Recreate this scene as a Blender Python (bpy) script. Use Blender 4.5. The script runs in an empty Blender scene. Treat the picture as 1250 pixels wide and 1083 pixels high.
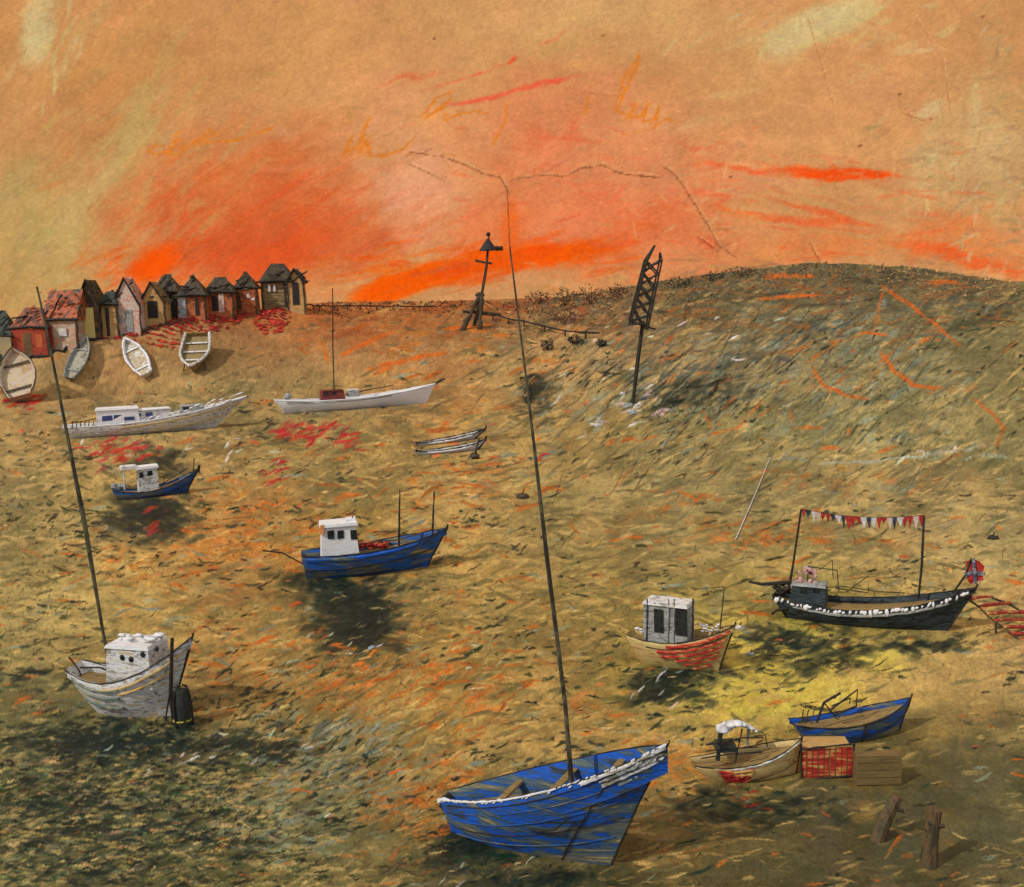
import bpy, math, random
import numpy as np
from mathutils import Vector, Matrix

random.seed(7); rng = np.random.default_rng(11)
S = bpy.context.scene; C = S.collection
PI = math.pi

# ------------------------------------------------------------------ camera
F, H = 1250.0, 12.0
PITCH, ROLL = math.atan(178.5/1250), math.radians(2.0)
fw = Vector((0, math.cos(PITCH), -math.sin(PITCH))); up0 = Vector((0, math.sin(PITCH), math.cos(PITCH))); r0 = Vector((1, 0, 0))
up = up0*math.cos(ROLL)+r0*math.sin(ROLL); rt = r0*math.cos(ROLL)-up0*math.sin(ROLL)
EYE = Vector((0, 0, H))
cd = bpy.data.cameras.new('camera'); cam = bpy.data.objects.new('camera', cd); C.objects.link(cam)
cd.sensor_width = 36; cd.lens = 36; cd.clip_end = 20000; cd.clip_start = .5
cam.matrix_world = Matrix.Translation(EYE) @ Matrix((rt, up, -fw)).transposed().to_4x4()
S.camera = cam

def ray(px, py): return fw+rt*((px-625)/F)+up*((541.5-py)/F)
def W(px, py, z=0):
    d = ray(px, py); return EYE+d*((z-H)/d.z)
def WD(px, py, Y):
    d = ray(px, py); return EYE+d*(Y/d.y)
def project(x, y, z):
    """world arrays -> picture coordinates (used only to look up which bank / weed colour belongs where)"""
    dx, dy, dz = x, y, z-H
    w = dx*fw.x+dy*fw.y+dz*fw.z; a = dx*rt.x+dy*rt.y+dz*rt.z; b = dx*up.x+dy*up.y+dz*up.z
    w = np.maximum(w, .01)
    return 625+F*a/w, 541.5-F*b/w
def yh(px): return 363-math.tan(ROLL)*(px-625)

# ------------------------------------------------------------------ colour / materials
def lin(c):
    return tuple((v/255/12.92 if v/255 <= .04045 else ((v/255+.055)/1.055)**2.4) for v in c[:3])
def lin_np(a):
    a = np.asarray(a, float)/255
    return np.where(a <= .04045, a/12.92, ((a+.055)/1.055)**2.4)
GAIN = .92
def N(nt, typ, **kw):
    n = nt.nodes.new(typ)
    for k, v in kw.items():
        if k.startswith('i_'): n.inputs[k[2:].replace('_', ' ')].default_value = v
        else: setattr(n, k, v)
    return n
MATS = {}
def paint(name, cols, scale=5, stretch=(1, 1, 1), rough=.62, bump=.35, lo=.41, hi=.6, grain=.35, const=False):
    """brushed, weathered paint: broad streaks of the given colours, fine grain, raised bristle marks"""
    if name in MATS: return MATS[name]
    m = bpy.data.materials.new(name); m.use_nodes = True; nt = m.node_tree; nt.nodes.clear(); L = nt.links.new
    out = N(nt, 'ShaderNodeOutputMaterial'); b = N(nt, 'ShaderNodeBsdfPrincipled'); b.inputs['Roughness'].default_value = rough
    b.inputs['Specular IOR Level'].default_value = .3
    tc = N(nt, 'ShaderNodeTexCoord'); mp = N(nt, 'ShaderNodeMapping'); mp.inputs['Scale'].default_value = tuple(scale*s for s in stretch)
    mp.inputs['Location'].default_value = (hash(name) % 97*.37, 3.1, 1.7) if False else (len(name)*1.37, 3.1, 1.7)
    L(tc.outputs['Object'], mp.inputs['Vector'])
    nz = N(nt, 'ShaderNodeTexNoise', i_Scale=1.0, i_Detail=7.0, i_Roughness=.65, i_Distortion=.7); L(mp.outputs[0], nz.inputs['Vector'])
    rp = N(nt, 'ShaderNodeValToRGB'); el = rp.color_ramp.elements
    if const: rp.color_ramp.interpolation = 'CONSTANT'
    n = len(cols)
    while len(el) < n: el.new(.5)
    for i, c in enumerate(cols):
        el[i].position = lo+(hi-lo)*i/max(1, n-1); el[i].color = (*[v*GAIN for v in lin(c)], 1)
    L(nz.outputs['Fac'], rp.inputs['Fac'])
    n2 = N(nt, 'ShaderNodeTexNoise', i_Scale=9.0, i_Detail=4.0, i_Roughness=.8); L(mp.outputs[0], n2.inputs['Vector'])
    mr = N(nt, 'ShaderNodeMapRange'); mr.inputs[1].default_value = .3; mr.inputs[2].default_value = .7
    mr.inputs[3].default_value = 1-grain; mr.inputs[4].default_value = 1+grain; L(n2.outputs['Fac'], mr.inputs[0])
    mx = N(nt, 'ShaderNodeVectorMath', operation='MULTIPLY'); L(rp.outputs[0], mx.inputs[0]); L(mr.outputs[0], mx.inputs[1])
    L(mx.outputs[0], b.inputs['Base Color'])
    bp = N(nt, 'ShaderNodeBump', i_Strength=bump, i_Distance=.05)
    ad = N(nt, 'ShaderNodeMath', operation='ADD'); L(nz.outputs['Fac'], ad.inputs[0]); L(n2.outputs['Fac'], ad.inputs[1])
    L(ad.outputs[0], bp.inputs['Height']); L(bp.outputs[0], b.inputs['Normal'])
    L(b.outputs[0], out.inputs[0]); MATS[name] = m; return m

def ground_mat(name, rough=.6, spec=.3, bump=.5, s1=.9, s2=14, amp=.28, weed=False, brush=False, bs=2.2):
    """mud / water / turf: colour attribute of the bank, broken up by noise in metres.
    weed: the attribute's alpha says how much dark weed shows there; brush: alpha is the ragged edge of a dab"""
    m = bpy.data.materials.new(name); m.use_nodes = True; nt = m.node_tree; nt.nodes.clear(); L = nt.links.new
    out = N(nt, 'ShaderNodeOutputMaterial'); b = N(nt, 'ShaderNodeBsdfPrincipled'); b.inputs['Roughness'].default_value = rough
    b.inputs['Specular IOR Level'].default_value = spec
    at = N(nt, 'ShaderNodeAttribute', attribute_name='col'); tc = N(nt, 'ShaderNodeTexCoord')
    def nz(sc, st, det=6., ro=.7, di=1., off=0):
        mp = N(nt, 'ShaderNodeMapping'); mp.inputs['Scale'].default_value = st; mp.inputs['Location'].default_value = (off, off*.7, off*.3); L(tc.outputs['Object'], mp.inputs[0])
        n = N(nt, 'ShaderNodeTexNoise', i_Scale=sc, i_Detail=det, i_Roughness=ro, i_Distortion=di); L(mp.outputs[0], n.inputs['Vector']); return n.outputs['Fac']
    def mth(op, a, b_=None, c=None):
        n = N(nt, 'ShaderNodeMath', operation=op)
        for k, v in enumerate((a, b_, c)):
            if v is None: continue
            if isinstance(v, (int, float)): n.inputs[k].default_value = v
            else: L(v, n.inputs[k])
        return n.outputs[0]
    def mrange(v, a, b_, c=0, d=1):
        n = N(nt, 'ShaderNodeMapRange', interpolation_type='SMOOTHSTEP'); L(v, n.inputs[0])
        for k, q in enumerate((a, b_, c, d)): n.inputs[k+1].default_value = q
        return n.outputs[0]
    n1 = nz(s1, (1, .45, 1)); n2 = nz(s2, (1, .45, 1), 4., .8, 0)
    ad = mth('MULTIPLY_ADD', n2, .6, n1)
    fac = mrange(ad, .58, 1.02, 1-amp, 1+amp)
    mx = N(nt, 'ShaderNodeVectorMath', operation='MULTIPLY'); L(at.outputs['Color'], mx.inputs[0]); L(fac, mx.inputs[1]); colr = mx.outputs[0]
    def tint(col, t, f):
        m2 = N(nt, 'ShaderNodeVectorMath', operation='MULTIPLY'); L(col, m2.inputs[0]); m2.inputs[1].default_value = t
        x = N(nt, 'ShaderNodeMix', data_type='RGBA'); L(f, x.inputs[0]); L(col, x.inputs[6]); L(m2.outputs[0], x.inputs[7]); return x.outputs[2]
    if weed:
        a1 = nz(.55, (1, .3, 1), 9., .74, 1.4, 7); colr = tint(colr, (.62, .66, .58), mth('MULTIPLY', mrange(a1, .53, .62), .75))      # olive silt
        a2 = nz(.45, (1, .3, 1), 9., .76, 1.2, 31); colr = tint(colr, (1.32, 1.24, 1.16), mth('MULTIPLY', mrange(a2, .54, .64), .7))       # pale sand
        a3 = nz(.30, (1, .3, 1), 8., .72, 1.5, 57); colr = tint(colr, (1.22, .80, .48), mth('MULTIPLY', mrange(a3, .57, .66), .75))        # rust
        a4 = nz(1.0, (1, .34, 1), 9., .74, 1.2, 83); th = mth('MULTIPLY_ADD', at.outputs['Alpha'], .26, a4)
        colr = tint(colr, (.26, .33, .30), mth('MULTIPLY', mrange(th, .66, .74), .85))                                                     # dark weed
    L(colr, b.inputs['Base Color'])
    bp = N(nt, 'ShaderNodeBump', i_Strength=bump, i_Distance=.12); L(ad, bp.inputs['Height']); L(bp.outputs[0], b.inputs['Normal'])
    sh = b.outputs[0]
    if brush:
        q = nz(bs, (1, .35, 1), 8., .78, .6, 11); e = mth('MULTIPLY_ADD', at.outputs['Alpha'], .75, q); op = mrange(e, .70, .92)
        tr = N(nt, 'ShaderNodeBsdfTransparent'); ms = N(nt, 'ShaderNodeMixShader'); L(op, ms.inputs[0]); L(tr.outputs[0], ms.inputs[1]); L(sh, ms.inputs[2]); sh = ms.outputs[0]
    L(sh, out.inputs[0]); return m

# ------------------------------------------------------------------ mesh helpers
class MB:
    def __init__(s): s.v = []; s.f = []
    def quadgrid(s, rows, closed=False):
        b = len(s.v); n = len(rows[0])
        for r in rows: s.v += [tuple(p) for p in r]
        for i in range(len(rows)-1):
            for j in range(n if closed else n-1):
                k = (j+1) % n
                s.f.append((b+i*n+j, b+i*n+k, b+(i+1)*n+k, b+(i+1)*n+j))
        return b
    def poly(s, pts):
        b = len(s.v); s.v += [tuple(p) for p in pts]; s.f.append(tuple(range(b, b+len(pts))))
    def tube(s, pts, r, sides=6, wob=0.0, taper=None):
        pts = [Vector(p) for p in pts]; rows = []
        # resample so that a drawn line can waver a little
        if wob and len(pts) == 2: pts = [pts[0].lerp(pts[1], i/7) for i in range(8)]
        n = len(pts)
        for i, p in enumerate(pts):
            t = (pts[min(i+1, n-1)]-pts[max(i-1, 0)]).normalized()
            a = t.cross(Vector((.13, .97, .21))).normalized(); c = t.cross(a)
            rr = r if taper is None else r*(1+(taper-1)*i/(n-1))
            if wob: rr *= random.uniform(.7, 1.3); p = p+(a*random.uniform(-1, 1)+c*random.uniform(-1, 1))*wob*(0 if i in (0, n-1) else 1)
            rows.append([p+a*(rr*math.cos(2*PI*k/sides))+c*(rr*math.sin(2*PI*k/sides)) for k in range(sides)])
        s.quadgrid(rows, True); s.poly(rows[0][::-1]); s.poly(rows[-1])
    def box(s, c, d, taper=1.0, jit=0.0, rz=0):
        x, y, z = c; a, b, h = d[0]/2, d[1]/2, d[2]
        P = []
        for k, zz in ((1, 0), (taper, h)):
            for sx, sy in ((-1, -1), (1, -1), (1, 1), (-1, 1)):
                q = Vector((sx*a*k+random.uniform(-jit, jit), sy*b*k+random.uniform(-jit, jit), zz+random.uniform(-jit, jit)))
                if rz: q.rotate(Matrix.Rotation(rz, 3, 'Z'))
                P.append(q+Vector((x, y, z)))
        o = len(s.v); s.v += [tuple(p) for p in P]
        s.f += [tuple(o+i for i in f) for f in ((3, 2, 1, 0), (4, 5, 6, 7), (0, 1, 5, 4), (1, 2, 6, 5), (2, 3, 7, 6), (3, 0, 4, 7))]
    def blob(s, c, r, squash=(1, 1, 1), nu=8, nv=5, jit=.18):
        rows = []
        for i in range(nv+1):
            th = PI*i/nv; row = []
            for j in range(nu):
                ph = 2*PI*j/nu; q = r*(1+random.uniform(-jit, jit)) if 0 < i < nv else r
                row.append((c[0]+q*squash[0]*math.sin(th)*math.cos(ph), c[1]+q*squash[1]*math.sin(th)*math.sin(ph), c[2]+q*squash[2]*math.cos(th)))
            rows.append(row)
        s.quadgrid(rows[::-1], True)
    def build(s, name, mat, parent=None, smooth=False):
        me = bpy.data.meshes.new(name); me.from_pydata(s.v, [], s.f); me.update()
        if mat: me.materials.append(mat)
        if smooth:
            me.polygons.foreach_set('use_smooth', [True]*len(me.polygons))
        o = bpy.data.objects.new(name, me); C.objects.link(o)
        if parent: o.parent = parent
        return o
def np_mesh(name, v, f, mat, col=None, smooth=True):
    me = bpy.data.meshes.new(name); nv, nf, k = len(v), len(f), f.shape[1]
    me.vertices.add(nv); me.vertices.foreach_set('co', v.astype(np.float32).ravel())
    me.loops.add(nf*k); me.loops.foreach_set('vertex_index', f.astype(np.int32).ravel())
    me.polygons.add(nf); me.polygons.foreach_set('loop_start', np.arange(0, nf*k, k, dtype=np.int32))
    me.polygons.foreach_set('use_smooth', np.full(nf, smooth))
    me.update(calc_edges=True); me.validate()
    if col is not None:
        a = me.color_attributes.new('col', 'FLOAT_COLOR', 'POINT')
        a.data.foreach_set('color', (col if col.shape[1] == 4 else np.concatenate([col, np.ones((nv, 1))], 1)).astype(np.float32).ravel())
    me.materials.append(mat); o = bpy.data.objects.new(name, me); C.objects.link(o); return o

def thing(name, label, cat, loc, rz=0, group=None):
    o = bpy.data.objects.new(name, None); C.objects.link(o); o.location = loc; o.rotation_euler = (0, 0, rz)
    o.empty_display_size = .3
    return tag(o, label, cat, group)
def tag(o, label, cat, group=None):
    o['label'] = label; o['category'] = cat
    if group: o['group'] = group
    return o
def dup(src, parent, loc):
    c = src.copy(); C.objects.link(c); c.parent = parent; c.location = loc; return c

# ------------------------------------------------------------------ the land: shore -> terrace -> crest, by bearing
TP =  [-700, -300,   0,  60, 110, 150, 200, 260, 320, 380, 460, 550, 650, 760, 860, 1000, 1120, 1250, 1700]
YS =  [ 520,  505, 492, 486, 482, 480, 479, 478, 475, 472, 470, 470, 480, 500, 520,  540,  560,  585,  640]
YT =  [ 470,  455, 440, 433, 416, 409, 397, 386, 380, 376, 395, 415, 425, 430, 432,  430,  435,  440,  480]
DT =  [ 148,  149, 150, 151, 153, 155, 158, 163, 168, 172, 172, 168, 160, 150, 140,  130,  122,  115,  105]
YC =  [ 425,  412, 401, 397, 393, 390, 385, 380, 376, 371, 369, 368, 369, 352, 337,  321,  327,  346,  380]
DC =  [ 230,  230, 230, 230, 230, 230, 230, 235, 238, 240, 240, 240, 235, 232, 230,  230,  230,  225,  220]
TP = np.array(TP, float); U = (TP-625)/F/1.01
YHP = 363-math.tan(ROLL)*(TP-625)
DS_ = H*F/(np.array(YS)-YHP); DT = np.array(DT, float); DC = np.array(DC, float)
ZT = H-(np.array(YT)-YHP)*DT/F; ZC = H-(np.array(YC)-YHP)*DC/F
def terrain(x, y):
    x = np.asarray(x, float); y = np.maximum(np.asarray(y, float), 1); u = x/y
    ds, dt, zt, dc, zc = (np.interp(u, U, a) for a in (DS_, DT, ZT, DC, ZC))
    k1 = (y-ds)/(dt-ds); k2 = np.clip((y-dt)/(dc-dt), 0, 1); k3 = np.clip((y-dc)/420, 0, 1)
    z = np.where(k1 < 1, zt*k1, zt+(zc-zt)*(k2*(1.35-.35*k2)))
    z = np.where(k1 < 0, np.maximum(k1*14, -1.2), z)
    z = z-k3*(zc+2)*k3*(3-2*k3)
    z = z+np.where(k1 > 0, np.minimum(k1, 1)*(.22*np.sin(x*.31+y*.17)*np.sin(y*.23-x*.11)+.12*np.sin(x*.9+1)*np.sin(y*.7)), 0)
    return z
def ground(x, y): return np.maximum(terrain(x, y), 0.0)
def hit(px, py):
    """points where lines of sight at picture positions meet the water or the land (arrays)"""
    px = np.asarray(px, float); py = np.asarray(py, float)
    a = (px-625)/F; b = (541.5-py)/F
    d = [fw[i]+rt[i]*a+up[i]*b for i in range(3)]
    Y = np.full(px.shape, np.nan)
    ys = 18*np.exp(np.linspace(0, math.log(330/18.), 620))
    for yv in ys:
        g = ground(d[0]/d[1]*yv, yv); z = H+d[2]/d[1]*yv
        Y = np.where(np.isnan(Y) & (z <= g), yv, Y)
    return d[0]/d[1]*Y, Y, ground(d[0]/d[1]*Y, Y)
def WT(px, py):
    x, y, z = hit([px], [py]); return Vector((x[0], y[0], z[0]))

# colour of bank, weed and water, as a coarse chart
GX = np.array([0, 140, 280, 420, 560, 700, 840, 980, 1120, 1250.])
GY = np.array([330, 370, 400, 460, 520, 600, 680, 760, 840, 920, 1000, 1083.])
CH = np.array([
 [(175,130,80),(160,105,60),(165,85,45),(170,100,55),(165,95,50),(150,105,65),(140,110,70),(108,94,66),(106,92,62),(112,96,64)],
 [(180,140,85),(165,110,65),(165,95,50),(165,100,55),(155,95,52),(140,98,60),(140,108,68),(112,100,70),(112,98,66),(118,104,68)],
 [(185,150,100),(165,125,80),(160,110,66),(160,105,62),(162,108,62),(140,105,68),(146,112,70),(118,104,72),(122,108,74),(130,115,75)],
 [(180,145,95),(170,130,82),(145,120,76),(165,122,74),(165,122,72),(165,130,82),(146,122,80),(122,114,82),(130,120,82),(145,125,80)],
 [(180,140,90),(170,132,86),(150,125,80),(160,130,80),(178,136,80),(162,130,78),(148,130,84),(142,130,90),(152,136,96),(142,126,86)],
 [(166,140,95),(170,140,85),(165,122,72),(160,130,75),(182,146,90),(152,130,85),(146,130,90),(158,136,92),(168,142,96),(152,130,90)],
 [(166,140,90),(186,150,90),(180,122,62),(166,130,70),(182,145,85),(156,130,80),(152,130,85),(172,146,90),(188,156,106),(166,146,100)],
 [(166,145,95),(186,154,92),(162,128,72),(160,126,72),(176,138,76),(152,126,74),(176,146,72),(140,126,62),(166,140,78),(192,152,100)],
 [(142,130,85),(150,130,85),(162,124,72),(160,124,70),(168,134,74),(168,132,74),(158,138,66),(200,168,82),(194,156,98),(186,150,98)],
 [(98,100,70),(92,94,64),(132,116,76),(148,124,74),(164,130,74),(178,140,84),(194,150,86),(178,146,82),(158,128,72),(106,98,64)],
 [(106,102,70),(88,90,64),(110,110,76),(126,118,82),(152,120,68),(140,120,74),(152,118,62),(118,98,58),(92,82,54),(116,106,76)],
 [(110,100,64),(84,84,58),(126,116,70),(132,116,74),(112,96,58),(98,88,58),(130,104,58),(104,88,54),(92,78,50),(124,108,74)]], float)
CH[4:] *= np.array([.945, .965, .90]); CH[8:, :4] *= .95
CH[9:, 7:] *= np.array([.88, .90, .88]); CH[10:, 5:7] *= .93
def chart(px, py):
    px = np.clip(px, 0, 1249.9); py = np.clip(py, 330, 1082.9)
    i = np.clip(np.searchsorted(GX, px, 'right')-1, 0, len(GX)-2); j = np.clip(np.searchsorted(GY, py, 'right')-1, 0, len(GY)-2)
    u = ((px-GX[i])/(GX[i+1]-GX[i]))[:, None]; v = ((py-GY[j])/(GY[j+1]-GY[j]))[:, None]
    return (CH[j, i]*(1-u)+CH[j, i+1]*u)*(1-v)+(CH[j+1, i]*(1-u)+CH[j+1, i+1]*u)*v
def ga(px, py, cx, cy, sx, sy): return np.exp(-(((px-cx)/sx)**2+((py-cy)/sy)**2))
def smooth_noise(x, y, s, seed):
    r = np.random.default_rng(seed); o = 0
    for k in range(5):
        a = r.uniform(-1, 1, 2)/s*(1.7**k)*3; p = r.uniform(0, 6.28); o = o+np.sin(a[0]*x+a[1]*y+p+1.3*np.sin(a[1]*x-a[0]*y+p*2))/(1.25**k)
    return o/3

def region(px, py):
    smooth = np.clip(ga(px, py, 420, 420, 240, 52)+ga(px, py, 140, 440, 260, 50)*.9+ga(px, py, 1120, 1000, 170, 110)*1.0+ga(px, py, 1000, 860, 190, 60)*.75+ga(px, py, 1160, 840, 120, 70)*.5, 0, 1)
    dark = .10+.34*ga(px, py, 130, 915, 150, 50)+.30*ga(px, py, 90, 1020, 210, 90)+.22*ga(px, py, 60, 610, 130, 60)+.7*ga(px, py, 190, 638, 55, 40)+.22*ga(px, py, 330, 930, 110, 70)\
        + .22*ga(px, py, 850, 450, 190, 90)+.5*ga(px, py, 820, 836, 60, 26)+.45*ga(px, py, 995, 800, 70, 26)+.6*ga(px, py, 575, 1035, 55, 28)+.5*ga(px, py, 640, 1070, 90, 22)+.1*ga(px, py, 450, 560, 160, 60)  # denser below the hulls, where their reflections are painted
    orange = .035+.26*ga(px, py, 330, 650, 110, 60)+.18*ga(px, py, 400, 800, 190, 60)+.2*ga(px, py, 560, 850, 90, 90)+.14*ga(px, py, 560, 450, 150, 60)+.12*ga(px, py, 950, 660, 120, 40)+.12*ga(px, py, 960, 420, 150, 60)+.14*ga(px, py, 560, 620, 120, 60)+.2*ga(px, py, 520, 980, 60, 60)
    grey = .03+.34*ga(px, py, 410, 935, 110, 60)+.24*ga(px, py, 1030, 450, 170, 80)+.12*ga(px, py, 700, 480, 100, 60)+.1*ga(px, py, 330, 760, 120, 90)
    red = .8*ga(px, py, 150, 552, 34, 12)+.5*ga(px, py, 385, 528, 45, 12)+.25*ga(px, py, 335, 570, 20, 20)+.4*ga(px, py, 30, 490, 26, 10)+.4*ga(px, py, 190, 640, 20, 10)+.6*ga(px, py, 918, 975, 5, 14)
    return smooth, dark, orange, grey, red

# ------------------------------------------------------------------ pigment of mud, weed, turf, cloud and painted reflections, worked up stroke by stroke
def fbm(h, w, scale, seed, octs=5, gain=.55, sx_=1.0, sy_=1.0):
    r = np.random.default_rng(seed); o = np.zeros((h, w)); a = 1.0; tot = 0
    for k in range(octs):
        s_ = max(scale/2**k, 1.0); gh, gw = int(h/(s_*sy_))+3, int(w/(s_*sx_))+3; g = r.uniform(-1, 1, (gh, gw))
        y = np.arange(h)/(s_*sy_); x = np.arange(w)/(s_*sx_); yi, xi = y.astype(int), x.astype(int); fy, fx = y-yi, x-xi
        fy, fx = fy*fy*(3-2*fy), fx*fx*(3-2*fx)
        t = g[yi][:, xi]*(1-fx)+g[yi][:, xi+1]*fx; b_ = g[yi+1][:, xi]*(1-fx)+g[yi+1][:, xi+1]*fx
        o += a*(t*(1-fy)[:, None]+b_*fy[:, None]); tot += a*a; a *= gain
    return o/math.sqrt(tot)*1.6
BR = fbm(512, 512, 10, 77, 4, .75, 6.0, .55); BR = (BR-BR.min())/(BR.max()-BR.min())
SP = fbm(512, 512, 7, 78, 4, .8); SP = (SP-SP.min())/(SP.max()-SP.min())
class Canvas:
    def __init__(s, x0, y0, x1, y1, seed):
        s.x0, s.y0 = x0, y0; s.w, s.h = int(x1-x0), int(y1-y0); s.r = np.random.default_rng(seed)
        s.X, s.Y = np.meshgrid(np.arange(s.w)+x0+.5, np.arange(s.h)+y0+.5)
        s.hgt = np.zeros((s.h, s.w))
    def dab(s, cx, cy, L_, Wd, ang, col, al, bend=0., dry=.5, edge=2.2, thick=.5, tex=None):
        """one brush mark: an ellipse along ang (counter clockwise), ragged along the bristles"""
        ca, sa = math.cos(ang), -math.sin(ang); hx = abs(ca)*L_/2+abs(sa)*Wd*(.5+abs(bend))+2; hy = abs(sa)*L_/2+abs(ca)*Wd*(.5+abs(bend))+2
        i0, i1 = max(0, int(cx-s.x0-hx)), min(s.w, int(cx-s.x0+hx)+1); j0, j1 = max(0, int(cy-s.y0-hy)), min(s.h, int(cy-s.y0+hy)+1)
        if i1 <= i0 or j1 <= j0: return
        dx = s.X[j0:j1, i0:i1]-cx; dy = s.Y[j0:j1, i0:i1]-cy
        u = dx*ca+dy*sa; v = -dx*sa+dy*ca; un = u/(L_/2); v = v-bend*Wd*(un*un-.35)
        rr = np.sqrt(un*un+(v/(Wd/2))**2); m = np.clip((1-rr)*edge, 0, 1)
        if dry > 0:
            o1, o2 = s.r.integers(0, 512, 2); T = BR if tex is None else tex
            b_ = T[(v*1.6+o1).astype(int) % 512, (u*1.0+o2).astype(int) % 512]
            m = m*np.clip((b_-(.5-.5*(1-dry))*(.35+.65*rr)-.12)*5, 0, 1)
        a = (al*m)[..., None]
        s.c[j0:j1, i0:i1] = s.c[j0:j1, i0:i1]*(1-a)+np.asarray(col, float)*a
        s.hgt[j0:j1, i0:i1] += thick*m*al*min(1, Wd/6)
    def line(s, pts, Wd, col, al, dry=.6, wob=.8):
        """chalk line through the points"""
        for (xa, ya), (xb, yb) in zip(pts[:-1], pts[1:]):
            L_ = math.hypot(xb-xa, yb-ya); n = max(1, int(L_/9))
            for k in range(n):
                t = (k+.5)/n; s.dab(xa+(xb-xa)*t+s.r.normal(0, wob), ya+(yb-ya)*t+s.r.normal(0, wob), L_/n*2.0+4, Wd*s.r.uniform(.75, 1.3), -math.atan2(yb-ya, xb-xa), col, al*s.r.uniform(.6, 1), 0, dry, 3)
    def pick(s, px, py):
        i = np.clip((px-s.x0).astype(int), 0, s.w-1); j = np.clip((py-s.y0).astype(int), 0, s.h-1); return s.c[j, i], s.hgt[j, i]
    def smear(s, n, box, l, w_, angf, jit, al, dry=.6):
        r = s.r
        for k in range(n):
            x, y = r.uniform(box[0], box[2]), r.uniform(box[1], box[3]); c, _ = s.pick(np.array([x+r.normal(0, 8)]), np.array([y+r.normal(0, 5)]))
            s.dab(x, y, r.uniform(*l), r.uniform(*w_), angf(x, y)+r.normal(0, .22), c[0]*(1+r.normal(0, jit))+r.normal(0, 3, 3), al*r.uniform(.4, 1), r.normal(0, .25), dry, 2.0, .6)

# ---- ground pigment
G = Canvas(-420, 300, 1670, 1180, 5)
wx = fbm(G.h, G.w, 90, 1)*16+fbm(G.h, G.w, 22, 2)*6; wy = fbm(G.h, G.w, 80, 3)*12+fbm(G.h, G.w, 20, 4)*5
G.c = chart((G.X+wx).ravel(), (G.Y+wy).ravel()).reshape(G.h, G.w, 3)
SM, DK, OG, GR, RD = [a.reshape(G.h, G.w) for a in region(G.X.ravel(), G.Y.ravel())]
G.c *= (1+fbm(G.h, G.w, 70, 6)*.07*(1-.5*SM)+fbm(G.h, G.w, 14, 7, 4, .6, 1.7, .8)*.085*(1-.6*SM))[..., None]
t_ = np.clip(fbm(G.h, G.w, 46, 8, 6, .62, 1.6, .8)*.9+.1, 0, 1)[..., None]*(1-.7*SM[..., None]); G.c = G.c*(1-.34*t_)+np.array([104, 102, 66.])*.34*t_
t_ = np.clip(fbm(G.h, G.w, 40, 9, 6, .62, 1.5, .8)*.9-.1, 0, 1)[..., None]*(1-.6*SM[..., None]); G.c = G.c*(1-.36*t_)+np.array([200, 166, 100.])*.36*t_
r_ = G.r
PALE, OLIVE, RUST, GREY = np.array([204, 170, 104.]), np.array([106, 104, 66.]), np.array([178, 100, 42.]), np.array([126, 134, 116.])
TEAL, UMBER, YELL = np.array([36, 48, 38.]), np.array([58, 52, 34.]), np.array([192, 168, 66.])
def hillk(x, y): return np.clip((x-600)/150, 0, 1)*np.clip((640-y)/120, 0, 1)
def angle(x, y): return math.radians(7+26*hillk(x, y)+22*float(ga(x, y, 450, 900, 200, 120))-6*float(ga(x, y, 150, 600, 150, 200)))
def rg(x, y): return [float(a[0]) for a in region(np.array([x]), np.array([y]))]
def soft(spots, col, n, l, w_, al, jit=8, dry=.5):
    for (x, y, sx_, sy_, k) in spots:
        for q in range(int(n*k)):
            a, b_ = np.clip(r_.normal(0, .55, 2), -1.05, 1.05); G.dab(x+a*sx_, y+b_*sy_, r_.uniform(*l), r_.uniform(*w_), angle(x, y)+r_.normal(0, .3), col+r_.normal(0, 1, 3)*jit*.4+r_.normal(0, jit), al*r_.uniform(.5, 1), r_.normal(0, .3), dry, 1.6, .3)
# broad blotches
for k in range(2320):
    x, y = r_.uniform(-415, 1665), r_.uniform(330, 1175); sm, dk, og, gr, rd = rg(x, y); q = r_.uniform(); base = chart(np.array([x]), np.array([y]))[0]
    c = RUST if q < og*1.5 else (GREY if q < og*1.5+gr*1.2 else (OLIVE if q < .42 else (PALE if q < .75 else base*r_.uniform(.8, 1.15))))
    G.dab(x, y, r_.uniform(26, 90), r_.uniform(10, 38), angle(x, y)+r_.normal(0, .3), c*.6+base*.4, r_.uniform(.2, .5)*(1-.75*sm), r_.normal(0, .3), .55, 1.5, .3)
# rust drifts, grey drifts, painted yellow-green glow, dark bottom right
soft([(300, 640, 110, 50, 1.3), (390, 800, 150, 50, .7), (180, 690, 90, 26, .6), (500, 985, 60, 36, 1.2), (430, 850, 110, 40, .5), (560, 950, 40, 26, .5), (880, 930, 30, 30, .5), (560, 850, 80, 60, .5), (560, 420, 180, 40, .5), (540, 600, 60, 30, .5), (930, 655, 70, 20, .6), (1010, 590, 110, 16, .4), (830, 640, 60, 40, .4), (820, 960, 40, 60, .6), (740, 860, 60, 30, .3)], np.array([180, 106, 44.]), 62, (12, 46), (4, 14), .7, 12, .65)  # orange sky reflections painted on the water, rust on the bank
soft([(410, 930, 110, 60, 1.5), (1040, 430, 130, 70, 1.2), (860, 470, 120, 50, .9), (330, 990, 80, 50, .6), (720, 480, 70, 40, .5), (1150, 600, 90, 40, .4), (640, 560, 60, 60, .3)], np.array([122, 130, 112.]), 34, (16, 60), (5, 18), .5, 9)
soft([(920, 790, 80, 34, 2), (905, 850, 80, 34, 1.6), (1000, 845, 80, 26, 1.2), (980, 800, 110, 26, 1.0), (1060, 800, 60, 20, .5)], np.array([198, 174, 74.]), 40, (24, 80), (10, 28), .5, 9, .45)
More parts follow.
